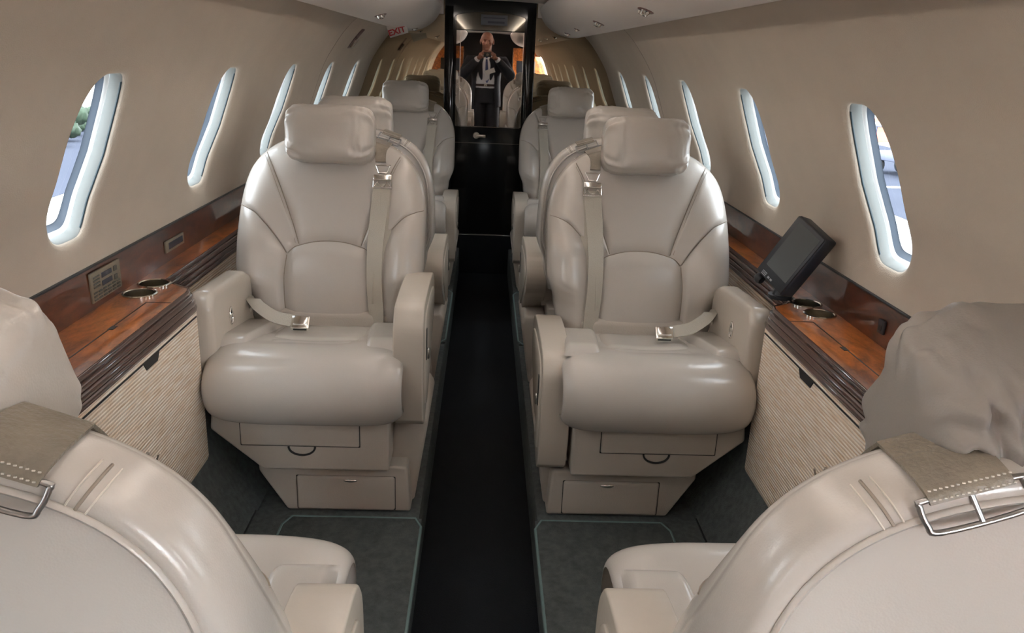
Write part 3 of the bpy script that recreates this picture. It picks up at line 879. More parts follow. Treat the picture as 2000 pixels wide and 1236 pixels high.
# ------------------------------------------------------------------ side ledges
def side_ledge(sg, label):
    t = thing('side_ledge', label, 'ledge', (X0, 0, 0))
    S = lambda x: sg*x
    ZT = 0.642
    yA, yZ = 1.09, 1.85
    y2a, y2z = 3.27, 4.03
    XW, XN = 0.705, 0.790
    def bump(a, z):
        return [(XN, z+0.075), (XN-0.012, z+0.045), (XN-0.042, z+0.022), (XW+0.006, z-0.004), (XW, z-0.03), (XW, a+0.03), (XW+0.006, a+0.004), (XN-0.042, a-0.022), (XN-0.012, a-0.045), (XN, a-0.075)]
    poly = [(0.848, YF+0.02), (0.848, YB-0.01), (XN, YB-0.01)]+bump(y2a, y2z)+bump(yA, yZ)+[(XN, YF+0.02)]
    lo = bpy.data.objects.new('tmp', B().prism([(S(x), y) for x, y in poly], 'z', ZT-0.025, ZT, 0.0).mesh('ledge_top', 1, 30)); COL.objects.link(lo)
    cuts = []
    for yy in (1.788, 1.872):
        co_ = bpy.data.objects.new('tmp', B().prism([(S(0.798)+0.0365*cos(2*pi*i/40), yy+0.0365*sin(2*pi*i/40)) for i in range(40)], 'z', ZT-0.05, ZT+0.02).mesh('cut', 1, 0)); COL.objects.link(co_)
        md = lo.modifiers.new('b', 'BOOLEAN'); md.operation = 'DIFFERENCE'; md.object = co_; md.solver = 'EXACT'; cuts.append(co_)
    me = bpy.data.meshes.new_from_object(lo.evaluated_get(bpy.context.evaluated_depsgraph_get()))
    for q in cuts+[lo]: bpy.data.objects.remove(q)
    me.materials.clear(); link('ledge_top', me, 'wood', t)
    front = [Vector((S(x), y, 0)) for x, y in poly[2:]]
    fine = []
    for i in range(len(front)-1):
        k = 8 if (front[i+1]-front[i]).length > 0.2 else 4
        for j in range(k): fine.append(front[i].lerp(front[i+1], j/k))
    fine.append(front[-1])
    prof = [(0.0, 0.0005), (0.004, 0.0015), (0.007, -0.002), (0.007, -0.008), (0.005, -0.0105), (0.010, -0.012), (0.013, -0.016), (0.013, -0.022), (0.010, -0.0245), (0.014, -0.026), (0.017, -0.030), (0.017, -0.036), (0.014, -0.0385), (0.017, -0.040), (0.020, -0.044), (0.019, -0.050), (0.014, -0.052), (-0.02, -0.052)]
    fr = frames(fine)
    n = len(prof)
    def fn(u, v):
        i = int(round(u*(len(fine)-1))); o, z = prof[int(round(v*(n-1)))]
        sd = fr[i][1]
        if sd.x*sg > 0: sd = -sd
        return Vector((fine[i].x+sd.x*o, fine[i].y+sd.y*o, ZT+z))
    obj('edge_moulding', B().grid(fn, len(fine)-1, n-1), 'molding', t, smooth=50, label='dark ribbed wood moulding')
    XC = 0.692
    for a, z in ((yA, yZ), (y2a, y2z)):
        sec = [(XC, ZT-0.052), (XC, 0.20), (XC+0.045, 0.10), (XC+0.14, 0.10), (XC+0.14, ZT-0.052)]
        cf = obj('woven_front', B().prism([(S(x), q) for x, q in sec], 'y', a+0.006, z-0.006, 0.003, 2), 'cane', t, label='beige woven cane front')
        if a == yA:
            obj('panel_groove', B().box((S(XC-0.0005), (a+z)/2, ZT-0.066), (0.003, z-a-0.03, 0.003)), 'dark', cf)
            obj('pull_slot', B().prism([(1.525, ZT-0.066), (1.610, ZT-0.066), (1.596, ZT-0.086), (1.539, ZT-0.086)], 'x', *sorted((S(XC-0.0015), S(XC+0.010))), 0.001, 1), 'dark', cf, label='dark recessed pull slot')
    obj('lower_panel', B().box((S(XN+0.004), (YF+YB)/2, 0.385), (0.012, YB-YF-0.04, 0.42)), 'cane', t)
    for c, d in (((S(0.760), 1.43, ZT+0.0003), (0.0025, 0.60, 0.0009)), ((S(0.757), 1.553, ZT+0.0004), (0.011, 0.022, 0.001)), ((S(0.733), 1.73, ZT+0.0003), (0.055, 0.0025, 0.0009))):
        obj('lid_seam', B().box(c, d), 'dark', t)
    for yy in (1.788, 1.872):
        c = Vector((S(0.798), yy, ZT-0.665))
        prof2 = [(0.0385, 0.6655), (0.0385, 0.6685), (0.035, 0.670), (0.033, 0.668), (0.032, 0.640), (0.031, 0.605), (0.0, 0.604)]
        cup = obj('cup_holder', B().lathe(prof2, 40, Matrix.Translation(c)), 'cup', t, label='steel cup holder')
    pn = obj('wood_panel', B().prism([(S(0.846), ZT-0.002), (S(0.850), 0.733), (S(0.860), 0.733), (S(0.860), ZT-0.002)], 'y', YF+0.02, YB-0.01), 'wood_dark', t)
    obj('panel_edge', B().box((S(0.8485), (YF+YB)/2, 0.7345), (0.010, YB-YF-0.04, 0.004), 0.001, 1), 'black', pn)
    return t
side_ledge(-1, 'long burl wood side ledge below the keypads, with cup holders and woven front')
side_ledge(1, 'long burl wood side ledge under the black monitor, with cup holders and woven front')

def panel_T(sg, y, z, lean=0.0):
    # local x along +y world (reading direction for the left wall), local y up, local z towards the aisle
    n = Vector((-sg, 0, 0)); u = Vector((0, 1 if sg < 0 else -1, 0)); v = Vector((0, 0, 1))
    x = X0+sg*(0.846+0.004*(z-0.642)/0.091)
    return Matrix(((u.x, v.x, n.x, x), (u.y, v.y, n.y, y), (u.z, v.z, n.z, z), (0, 0, 0, 1)))
def keypad(y, z, w, h, kind, label):
    T = panel_T(-1, y, z)
    t = thing('control_keypad', label, 'control panel')
    t.matrix_world = T
    obj('face_plate', B().box((0, 0, 0.0025), (w, h, 0.005), 0.0012, 2), 'keypad', t)
    if kind == 'big':
        for r_ in range(2):
            obj('display', B().box((0.002, h*(0.27-0.27*r_), 0.0052), (w*0.34, h*0.17, 0.002), 0.0005, 1), 'lcd', t)
            obj('arrow_key', B().prism([(w*0.31-0.008, h*(0.27-0.3*r_)-0.006), (w*0.31+0.008, h*(0.27-0.3*r_)-0.006), (w*0.31+0.008, h*(0.27-0.3*r_)+0.006), (w*0.31-0.008, h*(0.27-0.3*r_)+0.006)], 'z', 0.004, 0.0068, 0.0008, 1), 'key', t)
        for r_ in range(4):
            obj('button', B().box((-w*0.33, h*(0.32-0.11*r_), 0.0055), (w*0.20, h*0.06, 0.003), 0.0006, 1), 'key', t)
        for r_ in range(3):
            for c_ in range(6):
                obj('button', B().box((-w*0.40+w*0.155*c_, -h*(0.19+0.11*r_), 0.0055), (w*0.11, h*0.06, 0.003), 0.0006, 1), 'key', t)
    else:
        obj('display', B().box((0.003, 0, 0.0052), (w*0.76, h*0.55, 0.002), 0.0005, 1), 'lcd', t)
keypad(1.733, 0.689, 0.142, 0.066, 'big', 'square bronze keypad with two displays and rows of buttons on the wood panel')
keypad(2.14, 0.6825, 0.130, 0.031, 'small', 'narrow bronze display strip on the wood panel')
T = panel_T(1, 1.585, 0.683); t = thing('phone_jack', 'small black square jack on the wood panel behind the monitor side headrest', 'socket'); t.matrix_world = T
obj('face_plate', B().box((0, 0, 0.003), (0.026, 0.030, 0.006), 0.002, 2), 'black', t)
obj('socket_opening', B().box((0, -0.002, 0.006), (0.012, 0.012, 0.002)), 'dark', t)

# ------------------------------------------------------------------ monitor
Nx = -Vector((0.8266, 0.4925, -0.2728)).normalized(); Lx = Vector((0.4592, -0.2112, 0.8629)); Lx = (Lx-Nx*Lx.dot(Nx)).normalized(); Sx = Lx.cross(Nx).normalized()
MC = Vector((0.748, 1.862, 0.768))
TM = Matrix(((Sx.x, Lx.x, Nx.x, MC.x), (Sx.y, Lx.y, Nx.y, MC.y), (Sx.z, Lx.z, Nx.z, MC.z), (0, 0, 0, 1)))
t = thing('monitor', 'black swivel monitor tilted on a bracket above the cup holders', 'monitor'); t.matrix_world = TM
ML, MS, MD = 0.172, 0.104, 0.046
cs = obj('case', B().box((0, 0, -MD/2), (MS, ML, MD), 0.006, 3), 'navy_case', t)
obj('bezel', B().box((0, 0, 0.001), (MS-0.004, ML-0.004, 0.006), 0.003, 2), 'black', cs)
obj('screen', B().box((0.004, 0.010, 0.0042), (MS-0.026, ML-0.042, 0.0015)), 'screen', t, label='dark blank screen')
for i in range(3): obj('speaker_slot', B().box((-0.024, -ML/2+0.011-0.004*i+0.004, 0.0045), (0.016, 0.0018, 0.001)), 'grey_print', t)
for i in range(2): obj('button', B().box((-0.006+0.010*i, -ML/2+0.0105, 0.0045), (0.007, 0.005, 0.0016), 0.0006, 1), 'grey_print', t)
obj('knob', B().lathe([(0.0, 0.012), (0.010, 0.011), (0.014, 0.006), (0.014, -0.004), (0.010, -0.009), (0, -0.010)], 20, Matrix.Translation((-0.040, -ML/2-0.014, -0.016)) @ Matrix.Rotation(pi/2, 4, 'Y')), 'black', t, label='round black knob')
Ti = TM.inverted()
b = B()
b.tube([Ti @ Vector(p) for p in ((0.765, 1.93, 0.642), (0.772, 1.925, 0.69), (0.785, 1.90, 0.745))], [0.022, 0.014, 0.012], 12)
b.tube([Ti @ Vector(p) for p in ((0.765, 1.93, 0.641), (0.765, 1.93, 0.650))], 0.030, 20)
obj('bracket', b, 'black', t, label='black bracket post')

# ------------------------------------------------------------------ aft bulkhead
def ring_poly(sg, x_in, zlo, zhi, r=RAD-0.002, n=40):
    P = [(x_in, zlo)]
    for i in range(n+1):
        z = zlo+(zhi-zlo)*i/n
        if z < 0.732: x = sqrt(max(0, 0.851**2-(z-0.732)**2))
        elif z < 1.338: x = wall_x(z)
        else: x = 0.558-(z-1.338)*1.6
        P.append((x+0.022+(r-0.806), z))
    P.append((x_in, zhi)); return [(X0+sg*x, z) for x, z in P]
b = B(); b.grid(lambda u, v: Vector((X0+0.95*v*cos(2*pi*u), YB+0.03, ZC+0.95*v*sin(2*pi*u))), 48, 1, cu=True)
wb = struct('wall_back', b, 'black')
for sg in (-1, 1):
    b = B().prism(ring_poly(sg, 0.262, -0.02, 1.50, 0.806), 'y', YB, YB+0.012)
    struct('mirror_panel', b, 'mirror_bronze', wb, label='bronze mirror panel beside the lavatory door')
# door surround
b = B()
for sg in (-1, 1): b.box((X0+sg*0.2445, YB-0.005, 0.72), (0.055, 0.05, 1.50), 0.004, 2)
P = [(-0.272, 1.30), (-0.272, 1.56), (0.272, 1.56), (0.272, 1.30), (0.217, 1.30), (0.217, 1.40)]+[(0.217*cos(pi*i/16), 1.405+0.038*sin(pi*i/16)) for i in range(1, 16)]+[(-0.217, 1.40), (-0.217, 1.30)]
b.prism([(X0+x, z) for x, z in P], 'y', YB-0.03, YB+0.02)
struct('trim_door_surround', b, 'black_gloss')
b = B()
for sg in (-1, 1): b.box((X0+sg*0.2725, YB-0.012, 0.75), (0.003, 0.012, 1.40))
struct('trim_door_edge', b, 'wood_dark')
dr = struct('door_1', B().box((X0, YB+0.008, 0.62), (0.435, 0.03, 1.66), 0.002, 1), 'black_gloss')
DY = YB-0.0075
mg = obj('door_mirror', B().box((X0+0.002, DY-0.002, 1.055), (0.408, 0.004, 0.560)), 'mirror', dr, label='tinted mirror set in the door')
obj('upper_mirror', B().prism([(X0-0.203, 1.339), (X0+0.207, 1.339), (X0+0.207, 1.412)]+[(X0+0.002+0.205*cos(pi*i/20), 1.412+0.034*sin(pi*i/20)) for i in range(1, 20)]+[(X0-0.203, 1.412)], 'y', DY-0.004, DY), 'mirror_dimmed', dr)
obj('mirror_bevel', B().box((X0-0.178, DY-0.0045, 1.055), (0.004, 0.002, 0.556)).box((X0+0.203, DY-0.0045, 1.055), (0.003, 0.002, 0.556)), 'satin', dr)
obj('mirror_frame', B().box((X0+0.002, DY-0.003, 1.337), (0.41, 0.006, 0.005)), 'dark', dr)
obj('panel_line', B().box((X0, DY-0.001, 0.6725), (0.40, 0.003, 0.0018)).box((X0, DY-0.001, 0.772), (0.40, 0.003, 0.0016)), 'satin', dr)
lt = obj('door_latch', B().lathe([(0.0, 0.016), (0.018, 0.016), (0.022, 0.012), (0.022, 0.0)], 24, Matrix.Translation((X0-0.068, DY, 0.718)) @ Matrix.Rotation(pi/2, 4, 'X')), 'satin', dr, label='round satin latch with a lever')
obj('latch_lever', B().box((X0-0.040, DY-0.017, 0.716), (0.062, 0.010, 0.020), 0.004, 2), 'satin', lt)
t = thing('information_sign', 'small unlit grey sign across the top of the door mirror', 'sign', (X0+0.022, DY-0.006, 1.398))
obj('lens', B().box((0, 0, 0), (0.158, 0.004, 0.058), 0.001, 1), 'sign_grey', t)
obj('marking', B().box((0, -0.0022, 0.012), (0.13, 0.001, 0.006)).box((0.012, -0.0022, -0.012), (0.10, 0.001, 0.012)), 'sign_text', t)
struct('trim_threshold', B().box((X0, YB-0.018, 0.088), (0.40, 0.012, 0.006), 0.001, 1), 'satin')
struct('trim_door_step', B().box((X0, YB-0.012, -0.04), (0.43, 0.022, 0.255)), 'aisle')

# ------------------------------------------------------------------ overhead fittings
def val_pt(x):
    lo, hi = 0.0, 1.0
    for _ in range(40):
        mid = (lo+hi)/2
        if vf(mid).x > x: lo = mid
        else: hi = mid
    p = vf(lo); q = vf(min(1, lo+0.01)); d = (q-p).normalized()
    return p.y, d   # d points inboard-up along the skin
def val_T(sg, x, y):
    z, d = val_pt(x)
    u = Vector((0, 1, 0)) if sg < 0 else Vector((0, -1, 0))
    v = Vector((-sg*abs(d.x), 0, d.y)).normalized()
    n = u.cross(v).normalized()
    if n.z > 0: n = -n
    p = Vector((X0+sg*x, y, z))
    return Matrix(((u.x, v.x, n.x, p.x), (u.y, v.y, n.y, p.y), (u.z, v.z, n.z, p.z), (0, 0, 0, 1)))
def gasper(sg, x, y, label, s=1.0):
    t = thing('air_gasper', label, 'air vent', group='overhead air vents and lamps'); t.matrix_world = val_T(sg, x, y) @ Matrix.Scale(s, 4)
    obj('recess', B().ell((0, 0, -0.001), (0.042, 0.019, 0.004)), 'vent_red', t)
    obj('nozzle', B().lathe([(0.0, 0.010), (0.005, 0.010), (0.008, 0.007), (0.012, 0.003), (0.014, -0.002)], 20, Matrix.Translation((0.014, 0, 0))), 'chrome', t)
    obj('lamp_bezel', B().lathe([(0.0, 0.004), (0.007, 0.005), (0.011, 0.009), (0.013, 0.004), (0.014, 0)], 20, Matrix.Translation((-0.018, 0, 0))), 'chrome', t)
gasper(-1, 0.428, 3.29, 'chrome air vent overhead in front of the EXIT sign', 1.25)
gasper(-1, 0.435, 4.90, 'small chrome air vent overhead just beyond the EXIT sign')
gasper(1, 0.415, 2.32, 'chrome air vent overhead, nearest on the monitor side', 1.2)
gasper(1, 0.412, 3.27, 'chrome air vent overhead, second on the monitor side', 1.25)
gasper(1, 0.412, 4.05, 'small chrome air vent overhead, third on the monitor side', 0.8)
gasper(1, 0.425, 4.66, 'chrome air vent overhead, last before the mirrored bulkhead on the monitor side')
def textobj(body, size, T, parent, material, name='lettering', off=0.012, ex=0.0004):
    c = bpy.data.curves.new(name, 'FONT'); c.body = body; c.size = size; c.align_x = 'CENTER'; c.align_y = 'CENTER'; c.extrude = ex; c.offset = off*size
    tmp = bpy.data.objects.new(name, c); COL.objects.link(tmp)
    dg = bpy.context.evaluated_depsgraph_get()
    me = bpy.data.meshes.new_from_object(tmp.evaluated_get(dg)); bpy.data.objects.remove(tmp)
    me.materials.clear()
    o = link(name, me, material, parent); o.matrix_local = T; return o
t = thing('exit_sign', 'white sign with red EXIT letters under the overhead valance', 'sign')
u = Vector((0.95, 0.05, 0.31)).normalized(); v = Vector((-0.22, -0.45, 0.86)); v = (v-u*v.dot(u)).normalized(); n = u.cross(v)
t.matrix_world = Matrix(((u.x, v.x, n.x, -0.468), (u.y, v.y, n.y, 4.40), (u.z, v.z, n.z, 1.302), (0, 0, 0, 1)))
obj('sign_body', B().prism([(-0.030, 0.0), (0.030, 0.0), (0.036, -0.012), (0.030, -0.09), (-0.020, -0.03)], 'x', -0.050, 0.050, 0.003, 2), 'exit_white', t)
textobj('EXIT', 0.044, Matrix.Translation((-0.006, -0.004, 0.0012)), t, 'exit_red', ex=0.0006, off=0.03)
# coat hook slot on the wall panel
t = thing('coat_hook', 'slim recessed coat hook plate on the tan wall under the overhead valance', 'hook')
b = B(); s0, s1 = s_of_z(1.205), s_of_z(1.292)
def slot(w, r, y=4.03):
    bb = B()
    bb.grid(lambda u, v: cyl(-1, s0+(s1-s0)*u, y-w/2+w*v+0.03*(u-0.5), RAD-r), 10, 1); return bb
obj('plate', slot(0.085, 0.004).grid(lambda u, v: cyl(-1, s0-0.002+(s1-s0+0.004)*u, 4.03-0.045+0.09*v+0.03*(u-0.5), RAD-0.0015), 10, 1), 'vent_red', t)
obj('hook_bar', B().tube([cyl(-1, s0+(s1-s0)*(0.06+0.5*i/8), 4.01+0.015*(i/8), RAD-0.010) for i in range(9)], 0.008, 8), 'satin', t, label='satin metal bar')

# ------------------------------------------------------------------ forward partition, seen in the mirrors
b = B(); b.grid(lambda u, v: Vector((X0+0.90*v*cos(2*pi*u), -2.44, ZC+0.90*v*sin(2*pi*u))), 48, 1, cu=True)
struct('wall_front', b, 'black')
def galley(sg, lab):
    t = thing('galley_cabinet', lab, 'cabinet', (X0+sg*0.55, YF-0.25, -0.0))
    P = ring_poly(sg, 0.34, 0.0, 1.30, 0.80)
    obj('body', B().prism([(x-X0-sg*0.55, z) for x, z in P], 'y', -0.22, 0.25, 0.0), 'wood', t)
    obj('dark_niche', B().box((-sg*0.03, 0.25, 1.06), (0.26, 0.012, 0.16), 0.01, 2), 'black', t)
    obj('edge_trim', B().box((-sg*0.212, 0.252, 0.65), (0.006, 0.010, 1.24)), 'satin', t)
galley(-1, 'burl wood forward galley cabinet on the keypad side, seen only in the aft mirrors')
galley(1, 'burl wood forward galley cabinet on the monitor side, seen only in the aft mirrors')

# ------------------------------------------------------------------ person with camera
def cone(b, p0, p1, r0, r1, n=16, sy=1.0):
    p0, p1 = Vector(p0), Vector(p1); d = p1-p0; L = d.length; P = []; R_ = []
    t = d/L
    for k in range(5):
        a = pi/2*(1-k/5); P.append(p0-t*r0*sin(a)*0.99); R_.append(max(0.0015, r0*cos(a)))
    for k in range(7): P.append(p0+d*k/6); R_.append(r0+(r1-r0)*k/6)
    for k in range(1, 6):
        a = pi/2*k/5; P.append(p1+t*r1*sin(a)*0.99); R_.append(max(0.0015, r1*cos(a)))
    b.tube(P, R_, n, flat=sy)
def chain(b, pts, rr, n=14):
    for i in range(len(pts)-1): cone(b, pts[i], pts[i+1], rr[i], rr[i+1], n)
def loft(b, secs, n=32, e=0.85):
    # secs: (x,y,z,rx,ry)
    S = cr([(s[0], s[1], s[2]) for s in secs], 5); RX = cr([(s[3], s[4], 0) for s in secs], 5)
    m = len(S)
    def sp(q): return abs(q)**e*(1 if q >= 0 else -1)
    def fn(u, v):
        i = int(round(v*(m-1))); c = S[i]; r = RX[i]
        return Vector((c.x+r.x*sp(cos(2*pi*u)), c.y+r.y*sp(sin(2*pi*u)), c.z))
    b.grid(fn, n, m-1, cu=True)
    k = len(b.v); b.f.append(tuple(range(k-n*m, k-n*m+n))); b.f.append(tuple(range(k-n, k)))
def remesh(b, name, vox, smooth_it=4, solid=0.0):
    me = b.mesh(name+'_raw', 1, 0, weld=False)
    o = bpy.data.objects.new(name+'_raw', me); COL.objects.link(o)
    r = o.modifiers.new('r', 'REMESH'); r.mode = 'VOXEL'; r.voxel_size = vox; r.adaptivity = 0
    s = o.modifiers.new('s', 'SMOOTH'); s.factor = 0.5; s.iterations = smooth_it
    dg = bpy.context.evaluated_depsgraph_get()
    out = bpy.data.meshes.new_from_object(o.evaluated_get(dg)); bpy.data.objects.remove(o)
    out.polygons.foreach_set('use_smooth', [True]*len(out.polygons)); return out
HX = -0.008
sh = {s: Vector((HX+s*0.185, -0.315, 1.135)) for s in (-1, 1)}
el = {-1: Vector((HX-0.285, -0.22, 0.955)), 1: Vector((HX+0.300, -0.235, 0.965))}
wr_ = {-1: Vector((-0.118, -0.085, 1.150)), 1: Vector((0.122, -0.085, 1.150))}
hip = {s: Vector((HX+s*0.085, -0.34, 0.72)) for s in (-1, 1)}
kn = {s: Vector((HX+s*0.10, -0.265, 0.28)) for s in (-1, 1)}
an = {s: Vector((HX+s*0.11, -0.34, -0.10)) for s in (-1, 1)}
person = thing('person', 'bald man in dark suit and white shirt holding a camera, reflected in the door', 'person', (HX, -0.33, -0.17))
PI_ = Matrix.Translation((-HX, 0.33, 0.17))
bd = B()
# head: cranium, jaw, face features, ears, neck
hc = Vector((HX, -0.285, 1.365))
bd.ell(hc+Vector((0, -0.012, 0.018)), (0.076, 0.096, 0.088), 32, 24)
bd.ell(hc+Vector((0, 0.022, -0.050)), (0.060, 0.066, 0.072), 28, 20)
bd.ell(hc+Vector((0, 0.058, -0.103)), (0.030, 0.024, 0.022), 16, 12)        # chin
bd.ell(hc+Vector((0, 0.074, 0.016)), (0.052, 0.014, 0.011), 20, 10)          # brow
cone(bd, hc+Vector((0, 0.078, 0.002)), hc+Vector((0, 0.100, -0.036)), 0.009, 0.014)   # nose
bd.ell(hc+Vector((0, 0.074, -0.070)), (0.026, 0.012, 0.006), 16, 8)          # lips
bd.ell(hc+Vector((0, 0.072, -0.081)), (0.021, 0.012, 0.006), 16, 8)
for s in (-1, 1):
    bd.ell(hc+Vector((s*0.040, 0.056, -0.035)), (0.024, 0.022, 0.024), 16, 10)   # cheeks
    bd.ell(hc+Vector((s*0.079, -0.010, -0.012)), (0.010, 0.020, 0.034), 16, 12)  # ears
cone(bd, hc+Vector((0, -0.035, -0.06)), (HX, -0.325, 1.16), 0.056, 0.062)
loft(bd, [(HX, -0.33, 0.66, 0.13, 0.10), (HX, -0.33, 0.80, 0.14, 0.10), (HX, -0.33, 1.00, 0.15, 0.105), (HX, -0.325, 1.12, 0.16, 0.09), (HX, -0.32, 1.17, 0.08, 0.06)])
for s in (-1, 1):
    chain(bd, [sh[s], el[s], wr_[s]], [0.050, 0.040, 0.026])
    chain(bd, [hip[s], kn[s], an[s]], [0.080, 0.055, 0.038])
    # hand: palm behind the camera's end, fingers over the top and front, thumb below
    w = wr_[s]; px = s*0.066
    palm = Vector((s*0.082, -0.052, 1.182))
    cone(bd, w, palm+Vector((s*0.006, -0.004, -0.012)), 0.024, 0.026)
    cone(bd, palm+Vector((s*0.004, 0, -0.010)), palm+Vector((0, 0.006, 0.018)), 0.026, 0.024)
    tips = [((0.052, -0.046, 1.234), (0.036, -0.030, 1.2385), (0.026, -0.020, 1.2345)),
            ((0.066, -0.036, 1.228), (0.053, -0.018, 1.226), (0.045, -0.0115, 1.212)),
            ((0.074, -0.030, 1.214), (0.064, -0.014, 1.208), (0.054, -0.0115, 1.196)),
            ((0.078, -0.030, 1.196), (0.069, -0.016, 1.189), (0.060, -0.0135, 1.180))]
    for k, (a, c, d) in enumerate(tips):
        base = palm+Vector((-s*0.004*(3-k)*0.6+s*0.002, 0.014, 0.034-0.014*k))
        r = (0.0088, 0.0090, 0.0085, 0.0075)[k]
        chain(bd, [base, Vector((s*a[0], a[1], a[2])), Vector((s*c[0], c[1], c[2])), Vector((s*d[0], d[1], d[2]))], [r*1.1, r, r*0.92, r*0.8], 10)
    chain(bd, [palm+Vector((-s*0.006, -0.006, -0.014)), Vector((s*0.058, -0.052, 1.170)), Vector((s*0.036, -0.048, 1.172))], [0.011, 0.0098, 0.0082], 10)
me = remesh(bd, 'body', 0.0042, 3); me.transform(PI_)
body = link('body', me, 'skin', person)
for s in (-1, 1):
    obj('eye', B().ell(hc+Vector((s*0.030, 0.0745, -0.004)), (0.010, 0.006, 0.004), 12, 8, PI_), 'eye', body)
# shirt
b = B(); loft(b, [(HX, -0.325, 0.80, 0.150, 0.115), (HX, -0.320, 0.90, 0.158, 0.122), (HX, -0.320, 1.00, 0.160, 0.122), (HX, -0.322, 1.10, 0.165, 0.108), (HX, -0.318, 1.165, 0.105, 0.075), (HX, -0.312, 1.190, 0.068, 0.065)])
me = remesh(b, 'shirt', 0.008, 4); me.transform(PI_); link('shirt', me, 'shirt', person, 'white shirt')
for s in (-1, 1):
    b = B(); d = (wr_[s]-el[s]).normalized(); cone(b, wr_[s]-d*0.06, wr_[s]-d*0.012, 0.038, 0.036); me = b.mesh('cuff', 1, 60); me.transform(PI_)
    link('shirt_cuff', me, 'shirt', person)
    b = B(); b.prism([(HX+s*0.005, 1.165), (HX+s*0.050, 1.188), (HX+s*0.060, 1.208), (HX+s*0.012, 1.178)], 'y', -0.262, -0.254, 0.002, 2, PI_); obj('shirt_collar', b, 'shirt', person)
b = B(); b.prism([(HX-0.016, 1.178), (HX+0.016, 1.178), (HX+0.011, 1.150), (HX-0.011, 1.150)], 'y', -0.262, -0.240, 0.004, 2, PI_)
b.prism([(HX-0.012, 1.150), (HX+0.012, 1.150), (HX+0.036, 0.90), (HX+0.012, 0.86), (HX-0.014, 0.90)], 'y', -0.206, -0.199, 0.002, 2, PI_)
obj('tie', b, 'tie', person, label='blue tie')
# jacket with an open front
b = B(); loft(b, [(HX, -0.335, 0.56, 0.195, 0.135), (HX, -0.333, 0.70, 0.190, 0.135), (HX, -0.33, 0.86, 0.182, 0.138), (HX, -0.328, 1.00, 0.190, 0.136), (HX, -0.325, 1.09, 0.205, 0.122), (HX, -0.32, 1.155, 0.175, 0.095), (HX, -0.318, 1.195, 0.085, 0.075)])
for s in (-1, 1): chain(b, [sh[s]+Vector((s*0.01, 0, -0.012)), el[s], wr_[s]-(wr_[s]-el[s]).normalized()*0.045], [0.078, 0.066, 0.046], 18)
me = remesh(b, 'jacket', 0.007, 5)
bm = bmesh.new(); bm.from_mesh(me); kill = []
for f in bm.faces:
    c = f.calc_center_median()
    z = c.z; x = c.x-HX
    lim = None
    if z > 0.90: half = 0.030+0.095*sm(1.20, 0.90, z); lim = (-half, half*0.85)
    else: lim = (-0.125-0.02*sm(0.9, 0.6, z), 0.105+0.015*sm(0.9, 0.6, z))
    if (c.y > -0.29 and lim[0] < x < lim[1]) or z < 0.575 or (c.z > 1.185) or (abs(x) < 0.065 and z > 1.16): kill.append(f)
bmesh.ops.delete(bm, geom=kill, context='FACES'); bm.to_mesh(me); bm.free()
me.transform(PI_)
j = link('jacket', me, 'suit', person, 'dark navy jacket worn open')
sd = j.modifiers.new('thick', 'SOLIDIFY'); sd.thickness = 0.006; sd.offset = -1
for s in (-1, 1):
    P = [Vector((HX+s*0.045, -0.232, 1.17)), Vector((HX+s*0.075, -0.205, 1.09)), Vector((HX+s*0.07, -0.192, 0.98)), Vector((HX+s*0.055, -0.190, 0.90))]
    obj('lapel', B().ribbon([q for q in cr(P, 5)], [0.012+0.045*sin(pi*i/15)**0.7 for i in range(16)], Vector((1, 0.15*s*-1, 0.1)), 0.005, PI_), 'suit', j)
# trousers, belt, shoes
b = B(); loft(b, [(HX, -0.335, 0.62, 0.165, 0.120), (HX, -0.335, 0.74, 0.162, 0.120), (HX, -0.33, 0.835, 0.152, 0.118)])
for s in (-1, 1): chain(b, [hip[s]+Vector((0, 0, -0.03)), kn[s], an[s]+Vector((0, 0, -0.01))], [0.095, 0.076, 0.064], 18)
me = remesh(b, 'trousers', 0.008, 4); me.transform(PI_); link('trousers', me, 'trouser', person, 'dark trousers')
b = B(); b.tube([(HX+0.156*cos(2*pi*i/40), -0.33+0.122*sin(2*pi*i/40), 0.838) for i in range(40)], 0.015, 8, True, PI_, flat=1.2); bl = obj('belt', b, 'belt', person, label='brown leather belt')
obj('belt_buckle', B().box((HX-0.006, -0.196, 0.838), (0.038, 0.010, 0.030), 0.003, 2, PI_), 'chrome', bl)
for s in (-1, 1):
    b = B(); b.ell(an[s]+Vector((s*0.008, 0.07, -0.042)), (0.046, 0.135, 0.036), 24, 14, PI_, 0.8); obj('shoe', b, 'belt', person)
t = thing('folded_paper', 'folded white paper tucked under the arm of the man in the mirror', 'paper', (HX+0.045, -0.185, 1.005))
obj('sheet', B().box((0, 0, 0), (0.125, 0.006, 0.055), 0.001, 1, Matrix.Rotation(-0.35, 4, 'Y')), 'paper', t)
t = thing('compact_camera', 'small dark compact camera held up in both hands of the man in the mirror', 'camera', (0, -0.036, 1.202))
obj('camera_body', B().box((0, 0, 0), (0.098, 0.022, 0.056), 0.006, 3), 'black', t)
obj('lens_barrel', B().lathe([(0.0, 0.010), (0.012, 0.010), (0.013, 0.012), (0.017, 0.012), (0.018, 0.0)], 28, Matrix.Translation((0.0, 0.010, -0.002)) @ Matrix.Rotation(-pi/2, 4, 'X')), 'satin', t)
obj('shutter_button', B().lathe([(0.0, 0.004), (0.006, 0.004), (0.007, 0)], 16, Matrix.Translation((-0.03, 0, 0.028))), 'chrome', t)

